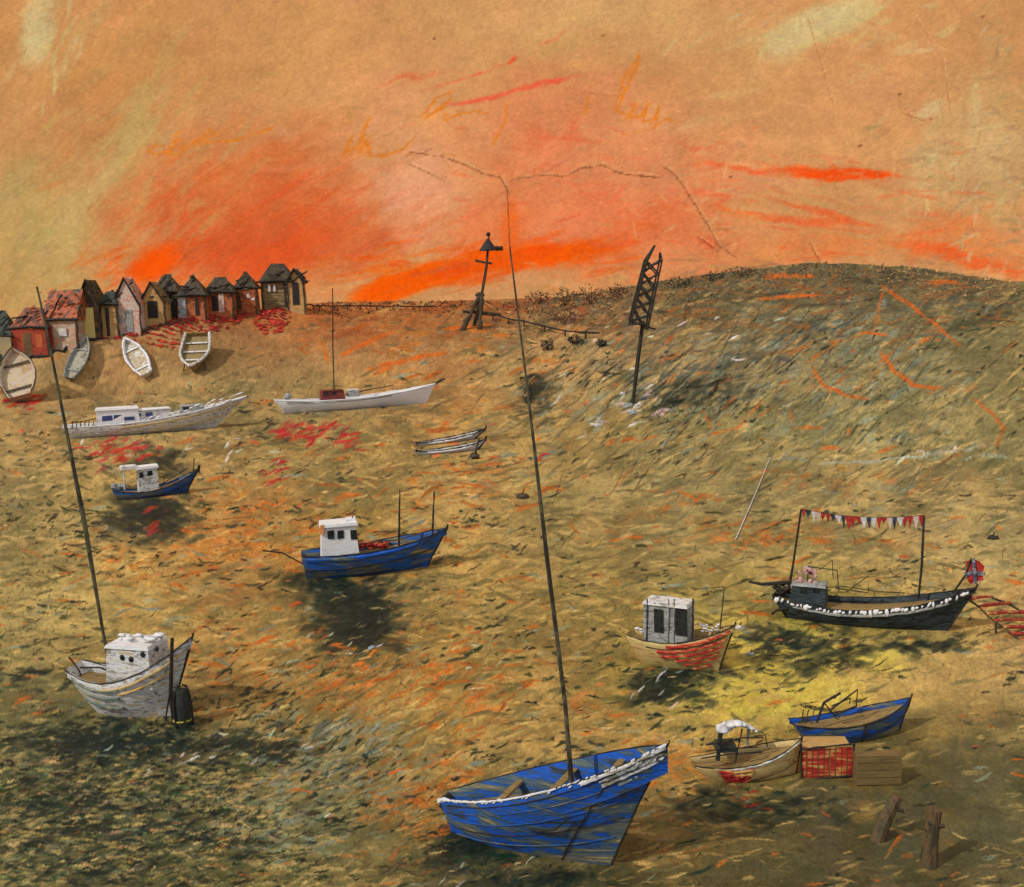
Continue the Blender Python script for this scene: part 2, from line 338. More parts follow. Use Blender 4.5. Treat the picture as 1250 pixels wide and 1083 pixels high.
soft([(1150, 960, 150, 80, 2.4), (1000, 1000, 120, 50, 1.6), (1130, 1050, 140, 40, 1.6), (930, 1070, 110, 20, .8), (880, 1000, 60, 50, .6)], np.array([84, 80, 54.]), 34, (40, 120), (16, 50), .42, 7, .4)
soft([(1060, 950, 30, 50, 1), (1140, 1010, 18, 50, .6), (1085, 900, 40, 30, .6), (1180, 890, 40, 30, .4)], np.array([150, 112, 58.]), 20, (16, 50), (10, 26), .35, 8, .4)
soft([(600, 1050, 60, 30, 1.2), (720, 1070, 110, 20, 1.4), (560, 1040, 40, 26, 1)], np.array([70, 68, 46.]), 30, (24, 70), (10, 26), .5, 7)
soft([(850, 470, 70, 26, 1.6), (900, 440, 80, 20, .8), (800, 490, 30, 14, .6), (985, 400, 80, 16, .6)], np.array([66, 76, 76.]), 60, (10, 50), (2.5, 8), .65, 10)
# the hill: smoky greys and browns near its crest
soft([(1000, 350, 190, 22, 2.4), (1180, 370, 100, 30, 1.2), (900, 380, 130, 36, 1.4), (780, 430, 60, 40, .6)], np.array([84, 80, 62.]), 44, (24, 80), (4, 13), .55, 10)
soft([(690, 385, 80, 20, 1.4), (640, 400, 40, 20, .5)], np.array([96, 62, 42.]), 30, (8, 30), (3, 9), .5, 12)
soft([(560, 375, 140, 12, 1.2), (480, 400, 90, 18, .8), (640, 372, 60, 10, .6)], np.array([150, 84, 46.]), 30, (24, 80), (5, 14), .5, 8)
# middling marks
for k in range(14700):
    x, y = r_.uniform(-415, 1665), r_.uniform(330, 1175); sm, dk, og, gr, rd = rg(x, y)
    if r_.uniform() < sm*.85: continue
    base = chart(np.array([x+r_.normal(0, 14)]), np.array([y+r_.normal(0, 10)]))[0]; q = r_.uniform()
    c = RUST*r_.uniform(.85, 1.12) if q < og else (GREY*r_.uniform(.85, 1.15) if q < og+gr*.9 else (base*.4+OLIVE*.6*r_.uniform(.65, 1.05) if q < .5 else (base*.45+PALE*.55*r_.uniform(.92, 1.08) if q < .78 else base*r_.uniform(.78, 1.15))))
    G.dab(x, y, r_.uniform(12, 46), r_.uniform(2.4, 7.5), angle(x, y)+r_.normal(0, .25), c, r_.uniform(.4, .95), r_.choice([-1, 1])*r_.uniform(0, .5), .5, 3.0, .8)
# boat reflections and shade painted dark into the water, with loose weed patches
SHADE_WEED = [(428, 745, 58, 48, 4.2), (440, 772, 48, 28, 2.0), (400, 712, 70, 14, .9), (188, 630, 54, 32, 3.2), (130, 910, 60, 16, 1.2), (200, 562, 34, 20, .6), (180, 905, 120, 22, 2.4), (110, 905, 60, 20, .8), (95, 985, 60, 50, 1.6), (40, 1010, 90, 60, 1), (200, 1040, 90, 40, 1), (330, 915, 60, 26, .8), (825, 832, 60, 26, 1.8), (800, 850, 40, 14, .6), (1000, 795, 85, 28, 1.5), (950, 775, 40, 12, .5), (1130, 790, 80, 12, .6), (575, 1035, 44, 26, 1.8), (650, 1076, 100, 14, 1.4), (950, 985, 90, 22, 1.3), (860, 980, 40, 20, .5), (650, 480, 22, 40, .5), (850, 480, 90, 30, .8)]
soft(SHADE_WEED, np.array([48, 54, 40.]), 46, (14, 46), (6, 18), .62, 6, .45)
soft([(a, b_, c*.7, d*.6, e*.6) for a, b_, c, d, e in SHADE_WEED], np.array([30, 40, 34.]), 50, (8, 28), (3, 10), .7, 5, .5)
# fine marks: teal, umber, rust, pale
CL = fbm(G.h, G.w, 46, 71, 4, .65, 1.8, .8); clump = lambda x, y: float(np.clip(.75+.85*CL[int(np.clip(y-G.y0, 0, G.h-1)), int(np.clip(x-G.x0, 0, G.w-1))], .05, 2.4))
for k in range(23000):
    x, y = r_.uniform(-415, 1665), r_.uniform(345, 1175); sm, dk, og, gr, rd = rg(x, y); q = r_.uniform(); damp = 1-.85*sm; f_ = .62+.55*(y-350)/700
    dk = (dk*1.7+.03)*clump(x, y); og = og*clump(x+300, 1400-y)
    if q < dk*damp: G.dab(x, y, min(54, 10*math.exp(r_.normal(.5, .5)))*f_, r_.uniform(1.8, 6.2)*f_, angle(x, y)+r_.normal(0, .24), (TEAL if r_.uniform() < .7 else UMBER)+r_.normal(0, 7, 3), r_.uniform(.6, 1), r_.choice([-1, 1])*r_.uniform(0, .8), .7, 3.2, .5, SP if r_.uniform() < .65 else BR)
    elif q < (dk+og*.55)*damp: G.dab(x, y, r_.uniform(9, 26)*f_, r_.uniform(1.6, 5), angle(x, y)+r_.normal(0, .3), np.array([188, 100, 42.])+r_.normal(0, 10, 3), r_.uniform(.5, .9), r_.choice([-1, 1])*r_.uniform(.2, 1.0), .6, 2.6, .9)
    elif q < (dk+og*.55+.10)*damp: G.dab(x, y, r_.uniform(9, 30)*f_, r_.uniform(1.6, 4), angle(x, y)+r_.normal(0, .25), PALE*r_.uniform(.9, 1.1), r_.uniform(.3, .75), r_.normal(0, .4), .6, 2.4, .9)
    elif q < (dk+og*.55+.10+gr*.5)*damp: G.dab(x, y, r_.uniform(6, 20)*f_, r_.uniform(2, 5), angle(x, y)+r_.normal(0, .35), GREY*r_.uniform(.9, 1.2), r_.uniform(.3, .7), r_.normal(0, .4), .6, 2.4, .9)
    elif q > .90: G.dab(x, y, r_.uniform(6, 18)*f_, r_.uniform(1.0, 2.0), angle(x, y)+r_.normal(0, .5), np.array([74, 66, 44.])*r_.uniform(.8, 1.2), r_.uniform(.5, .95)*(1-.7*sm), r_.choice([-1, 1])*r_.uniform(.2, 1.5), .4, 3.2, .3)
for k in range(2600):
    x, y = r_.normal(120, 150), r_.normal(985, 75)
    if y > 1120 or y < 860 or x > 420: continue
    c = [TEAL, TEAL*.8, TEAL*.9, np.array([78, 84, 60.]), np.array([186, 158, 98.]), np.array([172, 142, 84.]), np.array([110, 114, 84.])][r_.integers(0, 7)]+r_.normal(0, 7, 3)
    G.dab(x, y, min(70, 13*math.exp(r_.normal(.5, .5))), r_.uniform(2.4, 7), math.radians(r_.normal(6, 16)), c, r_.uniform(.4, .95), r_.normal(0, .5), .75, 3, .8, SP)
soft([(60, 900, 70, 16, 1), (150, 912, 110, 22, 2), (60, 985, 70, 30, 1.4), (190, 1010, 60, 40, 1.2), (310, 910, 50, 22, .9), (90, 1060, 110, 24, 1.2), (30, 830, 50, 20, .7), (300, 1040, 60, 30, .6)], np.array([34, 48, 42.]), 40, (10, 44), (3, 10), .8, 6, .65)
soft([(30, 1010, 40, 40, 1), (130, 960, 60, 16, .7), (240, 950, 60, 20, .7), (380, 1060, 70, 24, .8), (20, 1060, 30, 20, .6), (330, 1000, 50, 20, .6)], np.array([184, 160, 102.]), 34, (8, 30), (3, 8), .65, 8, .7)
soft([(400, 940, 90, 40, 1.6), (360, 1020, 60, 30, .8), (450, 890, 60, 24, .8)], np.array([128, 140, 128.]), 34, (12, 46), (3, 9), .6, 8, .65)
# long drawn lines on the hill and a few on the water
for k in range(520):
    x, y = r_.normal(880, 170), r_.normal(470, 75)
    if y < 350 or y > 640: continue
    G.dab(x, y, r_.uniform(20, 90), r_.uniform(1.2, 3), math.radians(r_.normal(37, 14)), np.array([[76, 70, 52], [96, 90, 66], [60, 68, 60], [150, 128, 84], [130, 136, 122]][r_.integers(0, 5)], float), r_.uniform(.3, .75), r_.normal(0, 1.2), .55, 2.5, .4)
for k in range(420): G.dab(r_.normal(1000, 160), 330+abs(r_.normal(0, 36)), r_.uniform(20, 90), r_.uniform(1.5, 6), math.radians(r_.normal(3, 9)), np.array([[70, 64, 48], [110, 88, 58], [150, 92, 46], [88, 90, 74], [120, 104, 70]][r_.integers(0, 5)], float), r_.uniform(.3, .7), r_.normal(0, .6), .5, 2.5, .5)
OCH_ = np.array([192, 98, 36.])
for pts, w_ in (([(1078, 352), (1110, 372), (1140, 395), (1168, 420)], 5), ([(1078, 352), (1072, 380), (1066, 408)], 3), ([(1076, 432), (1092, 454), (1115, 470), (1147, 475)], 6), ([(992, 450), (1005, 470), (1030, 482), (1054, 487)], 6), ([(1188, 487), (1210, 505), (1226, 522)], 4), ([(860, 505), (872, 528), (900, 522), (928, 492)], 3), ([(965, 500), (968, 522), (1000, 525)], 3),
               ([(935, 338), (992, 337)], 8), ([(1130, 345), (1175, 346)], 8), ([(930, 366), (998, 360)], 5), ([(540, 402), (600, 396)], 6), ([(450, 450), (540, 430)], 7), ([(420, 432), (480, 405)], 7), ([(390, 410), (400, 440)], 6), ([(1052, 408), (1082, 410)], 4), ([(830, 600), (850, 612), (860, 602)], 3), ([(745, 660), (778, 655)], 4), ([(1085, 1040), (1100, 1020)], 6)): G.line(pts, w_, OCH_, .85, .55)
G.line([(1000, 566), (1060, 564), (1130, 556), (1200, 546)], 4, (158, 164, 156), .7, .7); G.line([(910, 600), (905, 640)], 3, (170, 168, 150), .4, .7); G.line([(840, 555), (860, 590)], 2, (120, 110, 80), .5)
for x, y, n in ((150, 552, 30), (385, 528, 34), (345, 525, 10), (340, 575, 10), (190, 640, 9), (28, 490, 16), (120, 560, 8), (918, 975, 6), (660, 570, 3), (430, 545, 8)):  # red marks; those below the yachts are painted reflections
    for k in range(n): G.dab(x+r_.normal(0, 26 if n > 20 else 9), y+r_.normal(0, 8), r_.uniform(12, 30), r_.uniform(2.5, 6), math.radians(r_.normal(18, 14)), np.array([170, 44, 38.])+r_.normal(0, 12, 3), r_.uniform(.5, .95), r_.normal(0, .4), .55, 2.6, .9)
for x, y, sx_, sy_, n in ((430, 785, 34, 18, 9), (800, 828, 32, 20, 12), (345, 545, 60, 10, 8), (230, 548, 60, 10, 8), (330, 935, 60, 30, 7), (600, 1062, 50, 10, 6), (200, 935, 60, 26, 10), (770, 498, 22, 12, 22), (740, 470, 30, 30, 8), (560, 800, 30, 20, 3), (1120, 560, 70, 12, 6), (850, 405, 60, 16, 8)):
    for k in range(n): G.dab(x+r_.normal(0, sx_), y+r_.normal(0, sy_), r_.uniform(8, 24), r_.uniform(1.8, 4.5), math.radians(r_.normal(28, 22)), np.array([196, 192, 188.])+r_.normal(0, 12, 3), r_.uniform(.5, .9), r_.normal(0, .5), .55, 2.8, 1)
G.smear(2300, (-400, 480, 1650, 1170), (10, 40), (2, 6), angle, .14, .6)
grain = fbm(G.h, G.w, 3.2, 41, 3, .8)*.06+np.random.default_rng(9).normal(0, .035, (G.h, G.w))
sp_ = np.clip((fbm(G.h, G.w, 4, 43, 3, .8)-1.15)*2.2, 0, 1)*np.clip(fbm(G.h, G.w, 120, 44, 3)*.8+.3, 0, 1)*(1-.6*SM)      # spatter
lum_ = G.c.mean(2, keepdims=True); G.c = lum_+(G.c-lum_)*np.where(G.c[..., :1]-G.c[..., 1:2] > 50, .97, .88)[..., :1]
G.c = 118*np.power(np.clip(G.c, 4, 250)/118, 1.17)*np.array([.985, .985, .965])
G.c = np.clip(G.c*(1+grain)[..., None]*(1-.55*sp_)[..., None], 6, 246)

# ---- sheets of water and land carrying that pigment
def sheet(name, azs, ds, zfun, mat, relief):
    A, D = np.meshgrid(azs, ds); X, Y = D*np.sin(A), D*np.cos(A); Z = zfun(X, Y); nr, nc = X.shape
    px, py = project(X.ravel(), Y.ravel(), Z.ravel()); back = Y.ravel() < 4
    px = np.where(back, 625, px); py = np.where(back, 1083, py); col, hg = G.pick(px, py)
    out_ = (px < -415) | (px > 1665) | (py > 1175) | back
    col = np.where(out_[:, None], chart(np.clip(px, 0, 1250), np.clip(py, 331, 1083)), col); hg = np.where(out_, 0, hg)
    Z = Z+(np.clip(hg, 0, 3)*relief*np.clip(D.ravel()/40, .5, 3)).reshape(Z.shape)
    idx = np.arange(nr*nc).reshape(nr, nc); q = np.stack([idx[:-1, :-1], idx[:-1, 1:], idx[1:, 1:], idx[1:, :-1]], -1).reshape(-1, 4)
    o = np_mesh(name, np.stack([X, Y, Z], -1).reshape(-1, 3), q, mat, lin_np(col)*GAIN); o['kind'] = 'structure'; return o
azf = np.radians(np.concatenate([np.arange(-40, -29, .07), np.arange(-29, 29.001, .043), np.arange(29.05, 40, .07)]))
az = np.concatenate([np.radians(np.arange(-180, -60, 10)), np.radians(np.arange(-60, -40, 2)), azf, np.radians(np.arange(41, 61, 2)), np.radians(np.arange(70, 181, 10))])
pyr = np.concatenate([np.arange(1180, 1126, -2.0), np.arange(1125, 432, -1.0)]); dd = [math.hypot(*W(625, y)[:2]) for y in pyr]
ds = np.concatenate([[1, 6], dd, [230, 260, 400, 600, 1000, 2000, 4000, 7900]])
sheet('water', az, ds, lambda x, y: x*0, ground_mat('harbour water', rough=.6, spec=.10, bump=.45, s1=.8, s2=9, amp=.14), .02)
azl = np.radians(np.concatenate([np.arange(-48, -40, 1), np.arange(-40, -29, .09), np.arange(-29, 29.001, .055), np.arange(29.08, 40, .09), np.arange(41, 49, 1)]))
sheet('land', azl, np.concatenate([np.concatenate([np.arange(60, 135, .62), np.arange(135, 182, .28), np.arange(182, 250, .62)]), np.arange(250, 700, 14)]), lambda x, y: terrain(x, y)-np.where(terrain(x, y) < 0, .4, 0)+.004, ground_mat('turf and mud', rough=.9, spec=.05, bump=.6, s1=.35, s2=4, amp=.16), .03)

# ------------------------------------------------------------------ low flowers on the bank, rough heath along the hill crest
def dab_sheet(name, px, py, ln, wd, ang, col, mat, lift=.02, dome=.10, rim=9, bend=.25):
    X, Y, Z = hit(px, py)
    ok = ~np.isnan(Y); px, py, ln, wd, ang, col, X, Y, Z = (a[ok] for a in (px, py, ln, wd, ang, col, X, Y, Z))
    n = len(X); s = Y/F
    gy = (ground(X*(1+.5/Y), Y+.5)-ground(X*(1-.5/Y), Y-.5)); foot = np.clip((H-Z)/Y+gy, .10, 2); e2 = np.clip(s/foot, 0, s*9)
    k = np.arange(rim); th = 2*PI*k/rim; r = 1+rng.uniform(-.4, .4, (n, rim))
    a = np.cos(th)[None]*r; b = np.sin(th)[None]*r*(1-.35*np.abs(np.cos(th)[None])**2)
    pu = a*ln[:, None]/2; pv = b*wd[:, None]/2+bend*(a**2-.4)*wd[:, None]*rng.choice([-1, 1], n)[:, None]
    ca, sa = np.cos(ang)[:, None], np.sin(ang)[:, None]; su = pu*ca-pv*sa; sv = pu*sa+pv*ca
    vx = X[:, None]+su*s[:, None]+(X/Y)[:, None]*sv*e2[:, None]; vy = Y[:, None]+sv*e2[:, None]
    lz = lift*(.25+rng.uniform(0, 1, n)*1.5)*np.clip(Y/40, .6, 3); vz = ground(vx, vy)+lz[:, None]; cz = Z+lz+dome*(wd*s)*.8
    v = np.concatenate([np.stack([vx, vy, vz], -1), np.stack([X, Y, cz], -1)[:, None]], 1).reshape(-1, 3); base = (np.arange(n)*(rim+1))[:, None]
    f = np.stack([base+k[None], base+((k+1) % rim)[None], np.broadcast_to(base+rim, (n, rim))], -1).reshape(-1, 3)
    cc = np.repeat(lin_np(np.clip(col, 4, 250))*GAIN, rim+1, 0); cc = np.concatenate([cc, np.tile(np.array([0.0]*rim+[1.0]), n)[:, None]], 1)
    o = np_mesh(name, v, f, mat, cc); o['kind'] = 'stuff'; return o
TURFM = ground_mat('flower petals', rough=.8, spec=.15, bump=.6, s1=.9, s2=8, amp=.34, brush=True, bs=1.1)
def patch(name, spots, n, cols, lmin, lmax, mat, seed, lift=.03, dome=.15, angm=8, angs=20, wr=(.25, .55)):
    r = np.random.default_rng(seed); P = []; w = np.array([s[4] for s in spots], float); w /= w.sum()
    for s, k in zip(spots, w):
        m = max(1, int(n*k)); d = r.normal(0, 1, (m, 2)); d = d*np.minimum(1, 1.7/np.maximum(np.hypot(d[:, 0], d[:, 1]), .01))[:, None]
        P.append(np.stack([s[0]+d[:, 0]*s[2]*.6, s[1]+d[:, 1]*s[3]*.6], -1))
    P = np.concatenate(P); m = len(P); ln = r.uniform(lmin, lmax, m); c = np.array(cols, float)[r.integers(0, len(cols), m)]*(1+r.normal(0, .12, m))[:, None]
    return dab_sheet(name, P[:, 0], P[:, 1], ln, ln*r.uniform(*wr, m), np.radians(r.normal(angm, angs, m)), c, mat, lift, dome)
patch('red_flowers', [(332, 386, 22, 22, 5), (250, 392, 40, 15, 5), (290, 382, 30, 12, 2), (190, 400, 44, 9, 2.5), (160, 414, 30, 8, 1), (205, 420, 25, 10, 1)], 620,
      [(160, 42, 38), (146, 36, 34), (180, 58, 44), (172, 50, 30)], 5, 13, TURFM, 12, .05, .2, 14, 20, (.25, .5))
def heath(name, n, seed, cols, xr, yoff, hpx):
    r = np.random.default_rng(seed); m = MB(); px = r.uniform(*xr, n); crest = np.interp(px, TP, YC); py = crest+np.abs(r.normal(0, yoff, n))+.6; X, Y, Z = hit(px, py); V = []; Fc = []; K = []
    for x, y, z in zip(X, Y, Z):
        if math.isnan(y): continue
        s_ = y/F; b_ = len(V); hh = s_*r.uniform(*hpx); w_ = s_*r.uniform(.8, 3.2); l_ = r.normal(0, 1.2)*hh; a = r.uniform(0, PI)
        V += [(x-w_*math.cos(a), y-w_*math.sin(a), z-.1), (x+w_*math.cos(a), y+w_*math.sin(a), z-.1), (x+l_*.6+w_*.4, y, z+hh*.7), (x+l_, y, z+hh)]; Fc.append((b_, b_+1, b_+2, b_+3)); K += [cols[r.integers(0, len(cols))]]*4
    o = np_mesh(name, np.array(V), np.array(Fc), ground_mat(name+' leaves', rough=.9, spec=.1, s1=.8, s2=8, amp=.3), lin_np(np.array(K, float))*GAIN, False); o['kind'] = 'stuff'
heath('heather', 1900, 61, [(118, 104, 74), (100, 90, 64), (130, 112, 76), (144, 104, 64), (108, 106, 84), (156, 124, 78)], (640, 1120), 20, (1, 4.5))
heath('pale_grass', 900, 63, [(180, 140, 88), (150, 118, 76), (196, 150, 92), (130, 106, 70)], (1060, 1560), 14, (1, 5))
heath('dry_grass', 900, 62, [(120, 72, 42), (96, 60, 40), (150, 90, 50), (140, 100, 60)], (380, 760), 8, (1, 4))

# ------------------------------------------------------------------ shared paints
INK = paint('tarred timber', [(30, 26, 22), (44, 38, 32), (60, 50, 38)], 4, (1, 1, 1), .7)
INKB = paint('dark brown timber', [(48, 38, 26), (66, 54, 36), (88, 70, 44)], 3)
WHITE = paint('chalky white paint', [(150, 140, 120), (205, 202, 198), (226, 224, 222), (196, 178, 140)], 3.2, (.6, 1, 2.2), bump=.5, grain=.2)
WHITEB = paint('white topcoat', [(214, 210, 206), (236, 234, 232), (222, 216, 206)], 5, (.6, 1, 2), bump=.5, grain=.12)
BLUE = paint('scuffed blue paint', [(40, 52, 66), (56, 74, 94), (16, 84, 178), (12, 84, 186), (50, 76, 100), (84, 100, 106), (104, 106, 92), (166, 142, 92)], 1.0, (.4, 1, 2.6), bump=.8, lo=.36, hi=.64)
BLUE2 = paint('slate blue paint', [(38, 48, 60), (52, 70, 92), (28, 82, 154), (28, 88, 170), (66, 86, 106), (106, 106, 88), (156, 136, 92)], 1.1, (.4, 1, 2.6), bump=.7, lo=.36, hi=.64)
DARKH = paint('black green hull paint', [(22, 28, 28), (36, 44, 44), (58, 70, 72), (28, 34, 32)], 2.2, (.5, 1, 2.5), bump=.5)
REDP = paint('streaky red paint', [(150, 34, 28), (182, 44, 34), (196, 66, 44), (196, 160, 88)], 3.4, (.45, 1, 3.5), lo=.42, hi=.6)
CREAM = paint('cream paint', [(188, 160, 104), (206, 180, 118), (176, 140, 84)], 3, (.6, 1, 2))
GLASS = paint('dark wheelhouse glass', [(22, 26, 28), (44, 48, 48), (34, 36, 34)], 6, rough=.25, bump=.1)
DECK = paint('bare deck boards', [(128, 104, 62), (156, 128, 76), (110, 92, 58)], 3, (.5, 3, 1))
GREYP = paint('grey weathered paint', [(120, 122, 116), (150, 152, 148), (172, 170, 160), (104, 104, 92)], 3, (.6, 1, 2))
MAST = paint('weathered spar', [(44, 40, 30), (72, 66, 48), (96, 88, 62), (54, 50, 40)], 1.6, (1, 1, .6))
GREEN = paint('dark green paint', [(40, 52, 46), (54, 68, 58), (34, 42, 38)], 1.2)

# ------------------------------------------------------------------ boats
class Boat:
    """hull lofted between stern and bow; picture positions on the keel plane become local coordinates"""
    def __init__(s, name, label, cat, stern, bow, group=None, p0=None, p1=None):
        a = Vector(p0) if p0 else W(*stern); b = Vector(p1) if p1 else W(*bow)
        s.c = (a+b)/2; d = b-a; s.rz = math.atan2(d.y, d.x); s.h = Vector((math.cos(s.rz), math.sin(s.rz), 0)); s.n = Vector((-s.h.y, s.h.x, 0))
        s.x0, s.x1 = -d.length/2, d.length/2; s.px = s.c.y/F
        s.c = Vector((s.c.x, s.c.y, 0)) if not p0 else s.c
        s.root = thing(name, label, cat, s.c, s.rz, group)
    def at(s, px, py, y=0):
        d = ray(px, py); o = s.c+s.n*y; t = (o-EYE).dot(s.n)/d.dot(s.n); P = EYE+d*t
        return Vector(((P-s.c).dot(s.h), y, P.z-s.c.z))
    def hull(s, sheer, B, mat, draft=.3, tw=.55, full=.45, inner=None, deckmat=None, well=.5, rail=None, rail_r=1.3, fat=2.2, stem=True, shape=.8):
        (xa, za), (xm, zm), (xb, zb) = [(p.x, p.z) for p in [s.at(*q) if len(q) == 2 else Vector((q[0], 0, q[2])) for q in sheer]]
        tm = min(.8, max(.2, (xm-xa)/(xb-xa)))
        def zs(t): # quadratic through the three sheer heights
            return za*(t-tm)*(t-1)/tm+zm*t*(t-1)/(tm*(tm-1))+zb*t*(t-tm)/(1-tm)
        def bw(t): return B/2*(tw+(1-tw)*math.sin(PI/2*t/full)) if t < full else B/2*max(.02, 1-((t-full)/(1-full))**2.3)
        def pt(t, v, sd):
            xk = s.x0+(s.x1-s.x0)*(.02+.96*t); xsh = xa+(xb-xa)*t; z = -draft+(zs(t)+draft)*v
            x = xk+(xsh-xk)*v**1.1
            return Vector((x, sd*bw(t)*(1-max(0, 1-v)**fat)**shape, z))
        s.pt, s.bw, s.zs, s.well = pt, bw, zs, well; s.B = B
        NS, NV = 22, 9; m = MB()
        for sd in (-1, 1):
            rows = [[pt(i/NS, j/NV, sd) for j in range(NV+1)] for i in range(NS+1)]
            w = .05*B
            for i, r in enumerate(rows):
                t = i/NS; e = r[-1]; dk = well*min(1., zs(t)/max(zm, .01))*zm*.55
                yi = sd*max(0, abs(e.y)-w); r += [Vector((e.x, yi, e.z)), Vector((e.x-.0, yi*.97, e.z-dk))]
            if sd == 1: rows = rows[::-1]
            m.quadgrid(rows)
        m.poly([pt(0, j/NV, -1) for j in range(NV+1)]+[pt(0, j/NV, 1) for j in range(NV, -1, -1)][:-1])
        a = s.px*.5
        m.v = [(x+random.uniform(-a, a)*.5, y+random.uniform(-a, a)*.5, z+random.uniform(-a, a)*.6) for x, y, z in m.v]
        m.build('hull', mat, s.root, True)
        d = MB(); rows = []
        for i in range(NS+1):
            t = i/NS; e = pt(t, 1, 1); dk = well*min(1., zs(t)/max(zm, .01))*zm*.55; yi = max(0, e.y-w)*.985
            rows.append([Vector((e.x, -yi, e.z-dk+.003)), Vector((e.x, 0, e.z-dk+.03)), Vector((e.x, yi, e.z-dk+.003))])
        d.quadgrid(rows); d.build('deck', deckmat or DECK, s.root)
        g = MB(); path = [pt(i/NS, 1, -1) for i in range(NS+1)]+[pt(i/NS, 1, 1) for i in range(NS, -1, -1)]
        g.tube([p+Vector((0, 0, s.px*.4)) for p in path], s.px*rail_r, 6, s.px*.35); g.build('gunwale', rail or INK, s.root)
        if stem:
            g = MB(); g.tube([pt(1, v, 1)*1.0+Vector((s.px*.8, 0, 0)) for v in (.1, .35, .6, .8, 1)]+[pt(1, 1, 1)+Vector((s.px*2, 0, s.px*5))], s.px*1.3, 6, s.px*.3); g.build('stem_post', rail or INK, s.root)
        return s
    def deckz(s, t): return s.zs(t)-s.well*s.zs(.5)*.55
    def strake(s, v0, v1, t0, t1, mat, r=1.0, name='rubbing_strake', side=-1):
        g = MB(); g.tube([s.pt(t0+(t1-t0)*i/16, v0+(v1-v0)*i/16, side)*1.0+Vector((0, side*s.px*.6, 0)) for i in range(17)], s.px*r, 6, s.px*.3); return g.build(name, mat, s.root)
    def spar(s, name, pts, r, mat, taper=.5, y=0, wob=.35):
        g = MB(); P = [s.at(*p, y) for p in pts]
        if len(P) == 2: P = [P[0].lerp(P[1], i/9) for i in range(10)]
        g.tube(P, s.px*r, 7, s.px*wob, taper); return g.build(name, mat, s.root)
    def cabin(s, x0, x1, yb, yt, depth, mat, wins, roof=None, taper=.92, over=1.5, roofh=2.5, name='cabin', glass=None):
        """box on deck between picture columns; wins = (column, row, half width, half height) on the near face"""
        A, Bp = s.at(x0, yb), s.at(x1, yb); T = s.at((x0+x1)/2, yt); w = Bp.x-A.x; h = T.z-min(A.z, Bp.z)
        cx, zb = (A.x+Bp.x)/2, min(A.z, Bp.z); lowbase = .35*h
        m = MB(); m.box((cx, 0, zb-lowbase), (w, depth, h+lowbase), taper, s.px*.8); cab = m.build(name, mat, s.root)
        r = MB(); r.box((cx, 0, zb+h), (w*taper+2*over*s.px, depth*taper+2*over*s.px, roofh*s.px), .95, s.px*.5); r.build('cabin_roof', roof or mat, cab)
        for (wx, wy, hw, hh) in wins:
            p = s.at(wx, wy, -depth/2); k = (p.z-(zb-lowbase))/(h+lowbase); yy = -depth/2*(1+(taper-1)*k)
            g = MB(); g.box((p.x, yy-.012, p.z-hh*s.px), (2*hw*s.px, .05, 2*hh*s.px), .95, s.px*.4); g.build('window', glass or GLASS, cab)
        return cab

# the big blue boat in front
b = Boat('sailing_boat', 'large open blue boat in the foreground with very tall leaning mast', 'sailing boat', (556, 1012), (742, 1056))
b.hull([(543, 970), (660, 951), (815, 909)], 1.7, BLUE, draft=.35, tw=.28, well=.7, inner=BLUE2, deckmat=DECK, rail=INK, rail_r=.9, fat=1.9)
for v in (.9, .78, .62, .46, .3): b.strake(v, v+.04, .04, .96, INK if v in (.9, .46) else BLUE2, .7, 'plank_seam')
g = MB(); g.tube([b.pt(.83-.13*(1-v), v, -1)+Vector((0, -.015, 0)) for v in (.05, .3, .55, .8, 1)], b.px*1.1, 6, .006); g.build('frame_line', INK, b.root)
b.spar('mast', [(698, 962), (690, 860), (668, 680), (645, 480), (622, 300)], 3.5, MAST, .3, wob=.6)
b.spar('topmast', [(622, 304), (619, 232)], 1.1, paint('rust red spar', [(214, 92, 34), (228, 112, 48)], 3), .7)
g = MB(); g.blob((0, 0, 0), 1, (1, 1, 1), 8, 5, .25); f0 = g.build('fender_glint', WHITEB, b.root, True)  # white highlights along the front boat's gunwale, built as dabs
for i in range(84):
    k = i/83; t = .0+.15*(i/17) if i < 18 else (.17+.5*(i-18)/26 if i < 44 else .66+.335*((i-44)/39)); v = random.uniform(.97, 1.03) if t < .68 else random.uniform(.84+.14*(1-t)/.32, 1.04)
    q = b.pt(min(t, 1), min(v, 1), -1)+Vector((0, -.015, max(0, v-1)*.6)); o = f0 if i == 0 else dup(f0, b.root, q); o.location = q
    z = b.px*random.uniform(.8, 1.5)*(1.7 if t < .06 or t > .9 else 1); o.scale = (z*random.uniform(1.6, 4.2), z*.7, z*random.uniform(.6, 1.1)); o.rotation_euler = (0, -math.atan2(b.zs(min(1, t+.03))-b.zs(t-.03), .2), 0)
for k, (v, t0, mt, rr) in enumerate(((.97, .70, WHITE, 2.4), (.92, .78, GREYP, 2.2), (.87, .80, WHITE, 2.2), (.82, .87, GREYP, 2.0), (.77, .90, WHITE, 1.6), (1.0, .30, WHITEB, 1.3), (1.0, .01, WHITEB, 1.4))):
    b.strake(v, min(1, v+.02), t0, .995 if k < 5 else t0+.3, mt, rr, 'bow_band' if k < 5 else 'rim_paint')
g = MB(); q = b.pt(.0, .86, -1); g.blob((q.x-.02, 0, q.z-.02), .16, (.8, 1.6, 1.0)); g.build('stern_fender', INK, b.root, True)
for t in (.3, .55, .78):
    g = MB(); e = b.pt(t, 1, 1); g.box((e.x, 0, b.zs(t)-.22), (.16, 2*e.y*.93, .05), 1, .01); g.build('thwart', DECK, b.root)
g = MB(); q = b.pt(.80, .72, -1); g.blob((q.x, q.y-.01, q.z), .05, (1, .5, 1)); g.build('hawse_hole', INK, b.root)
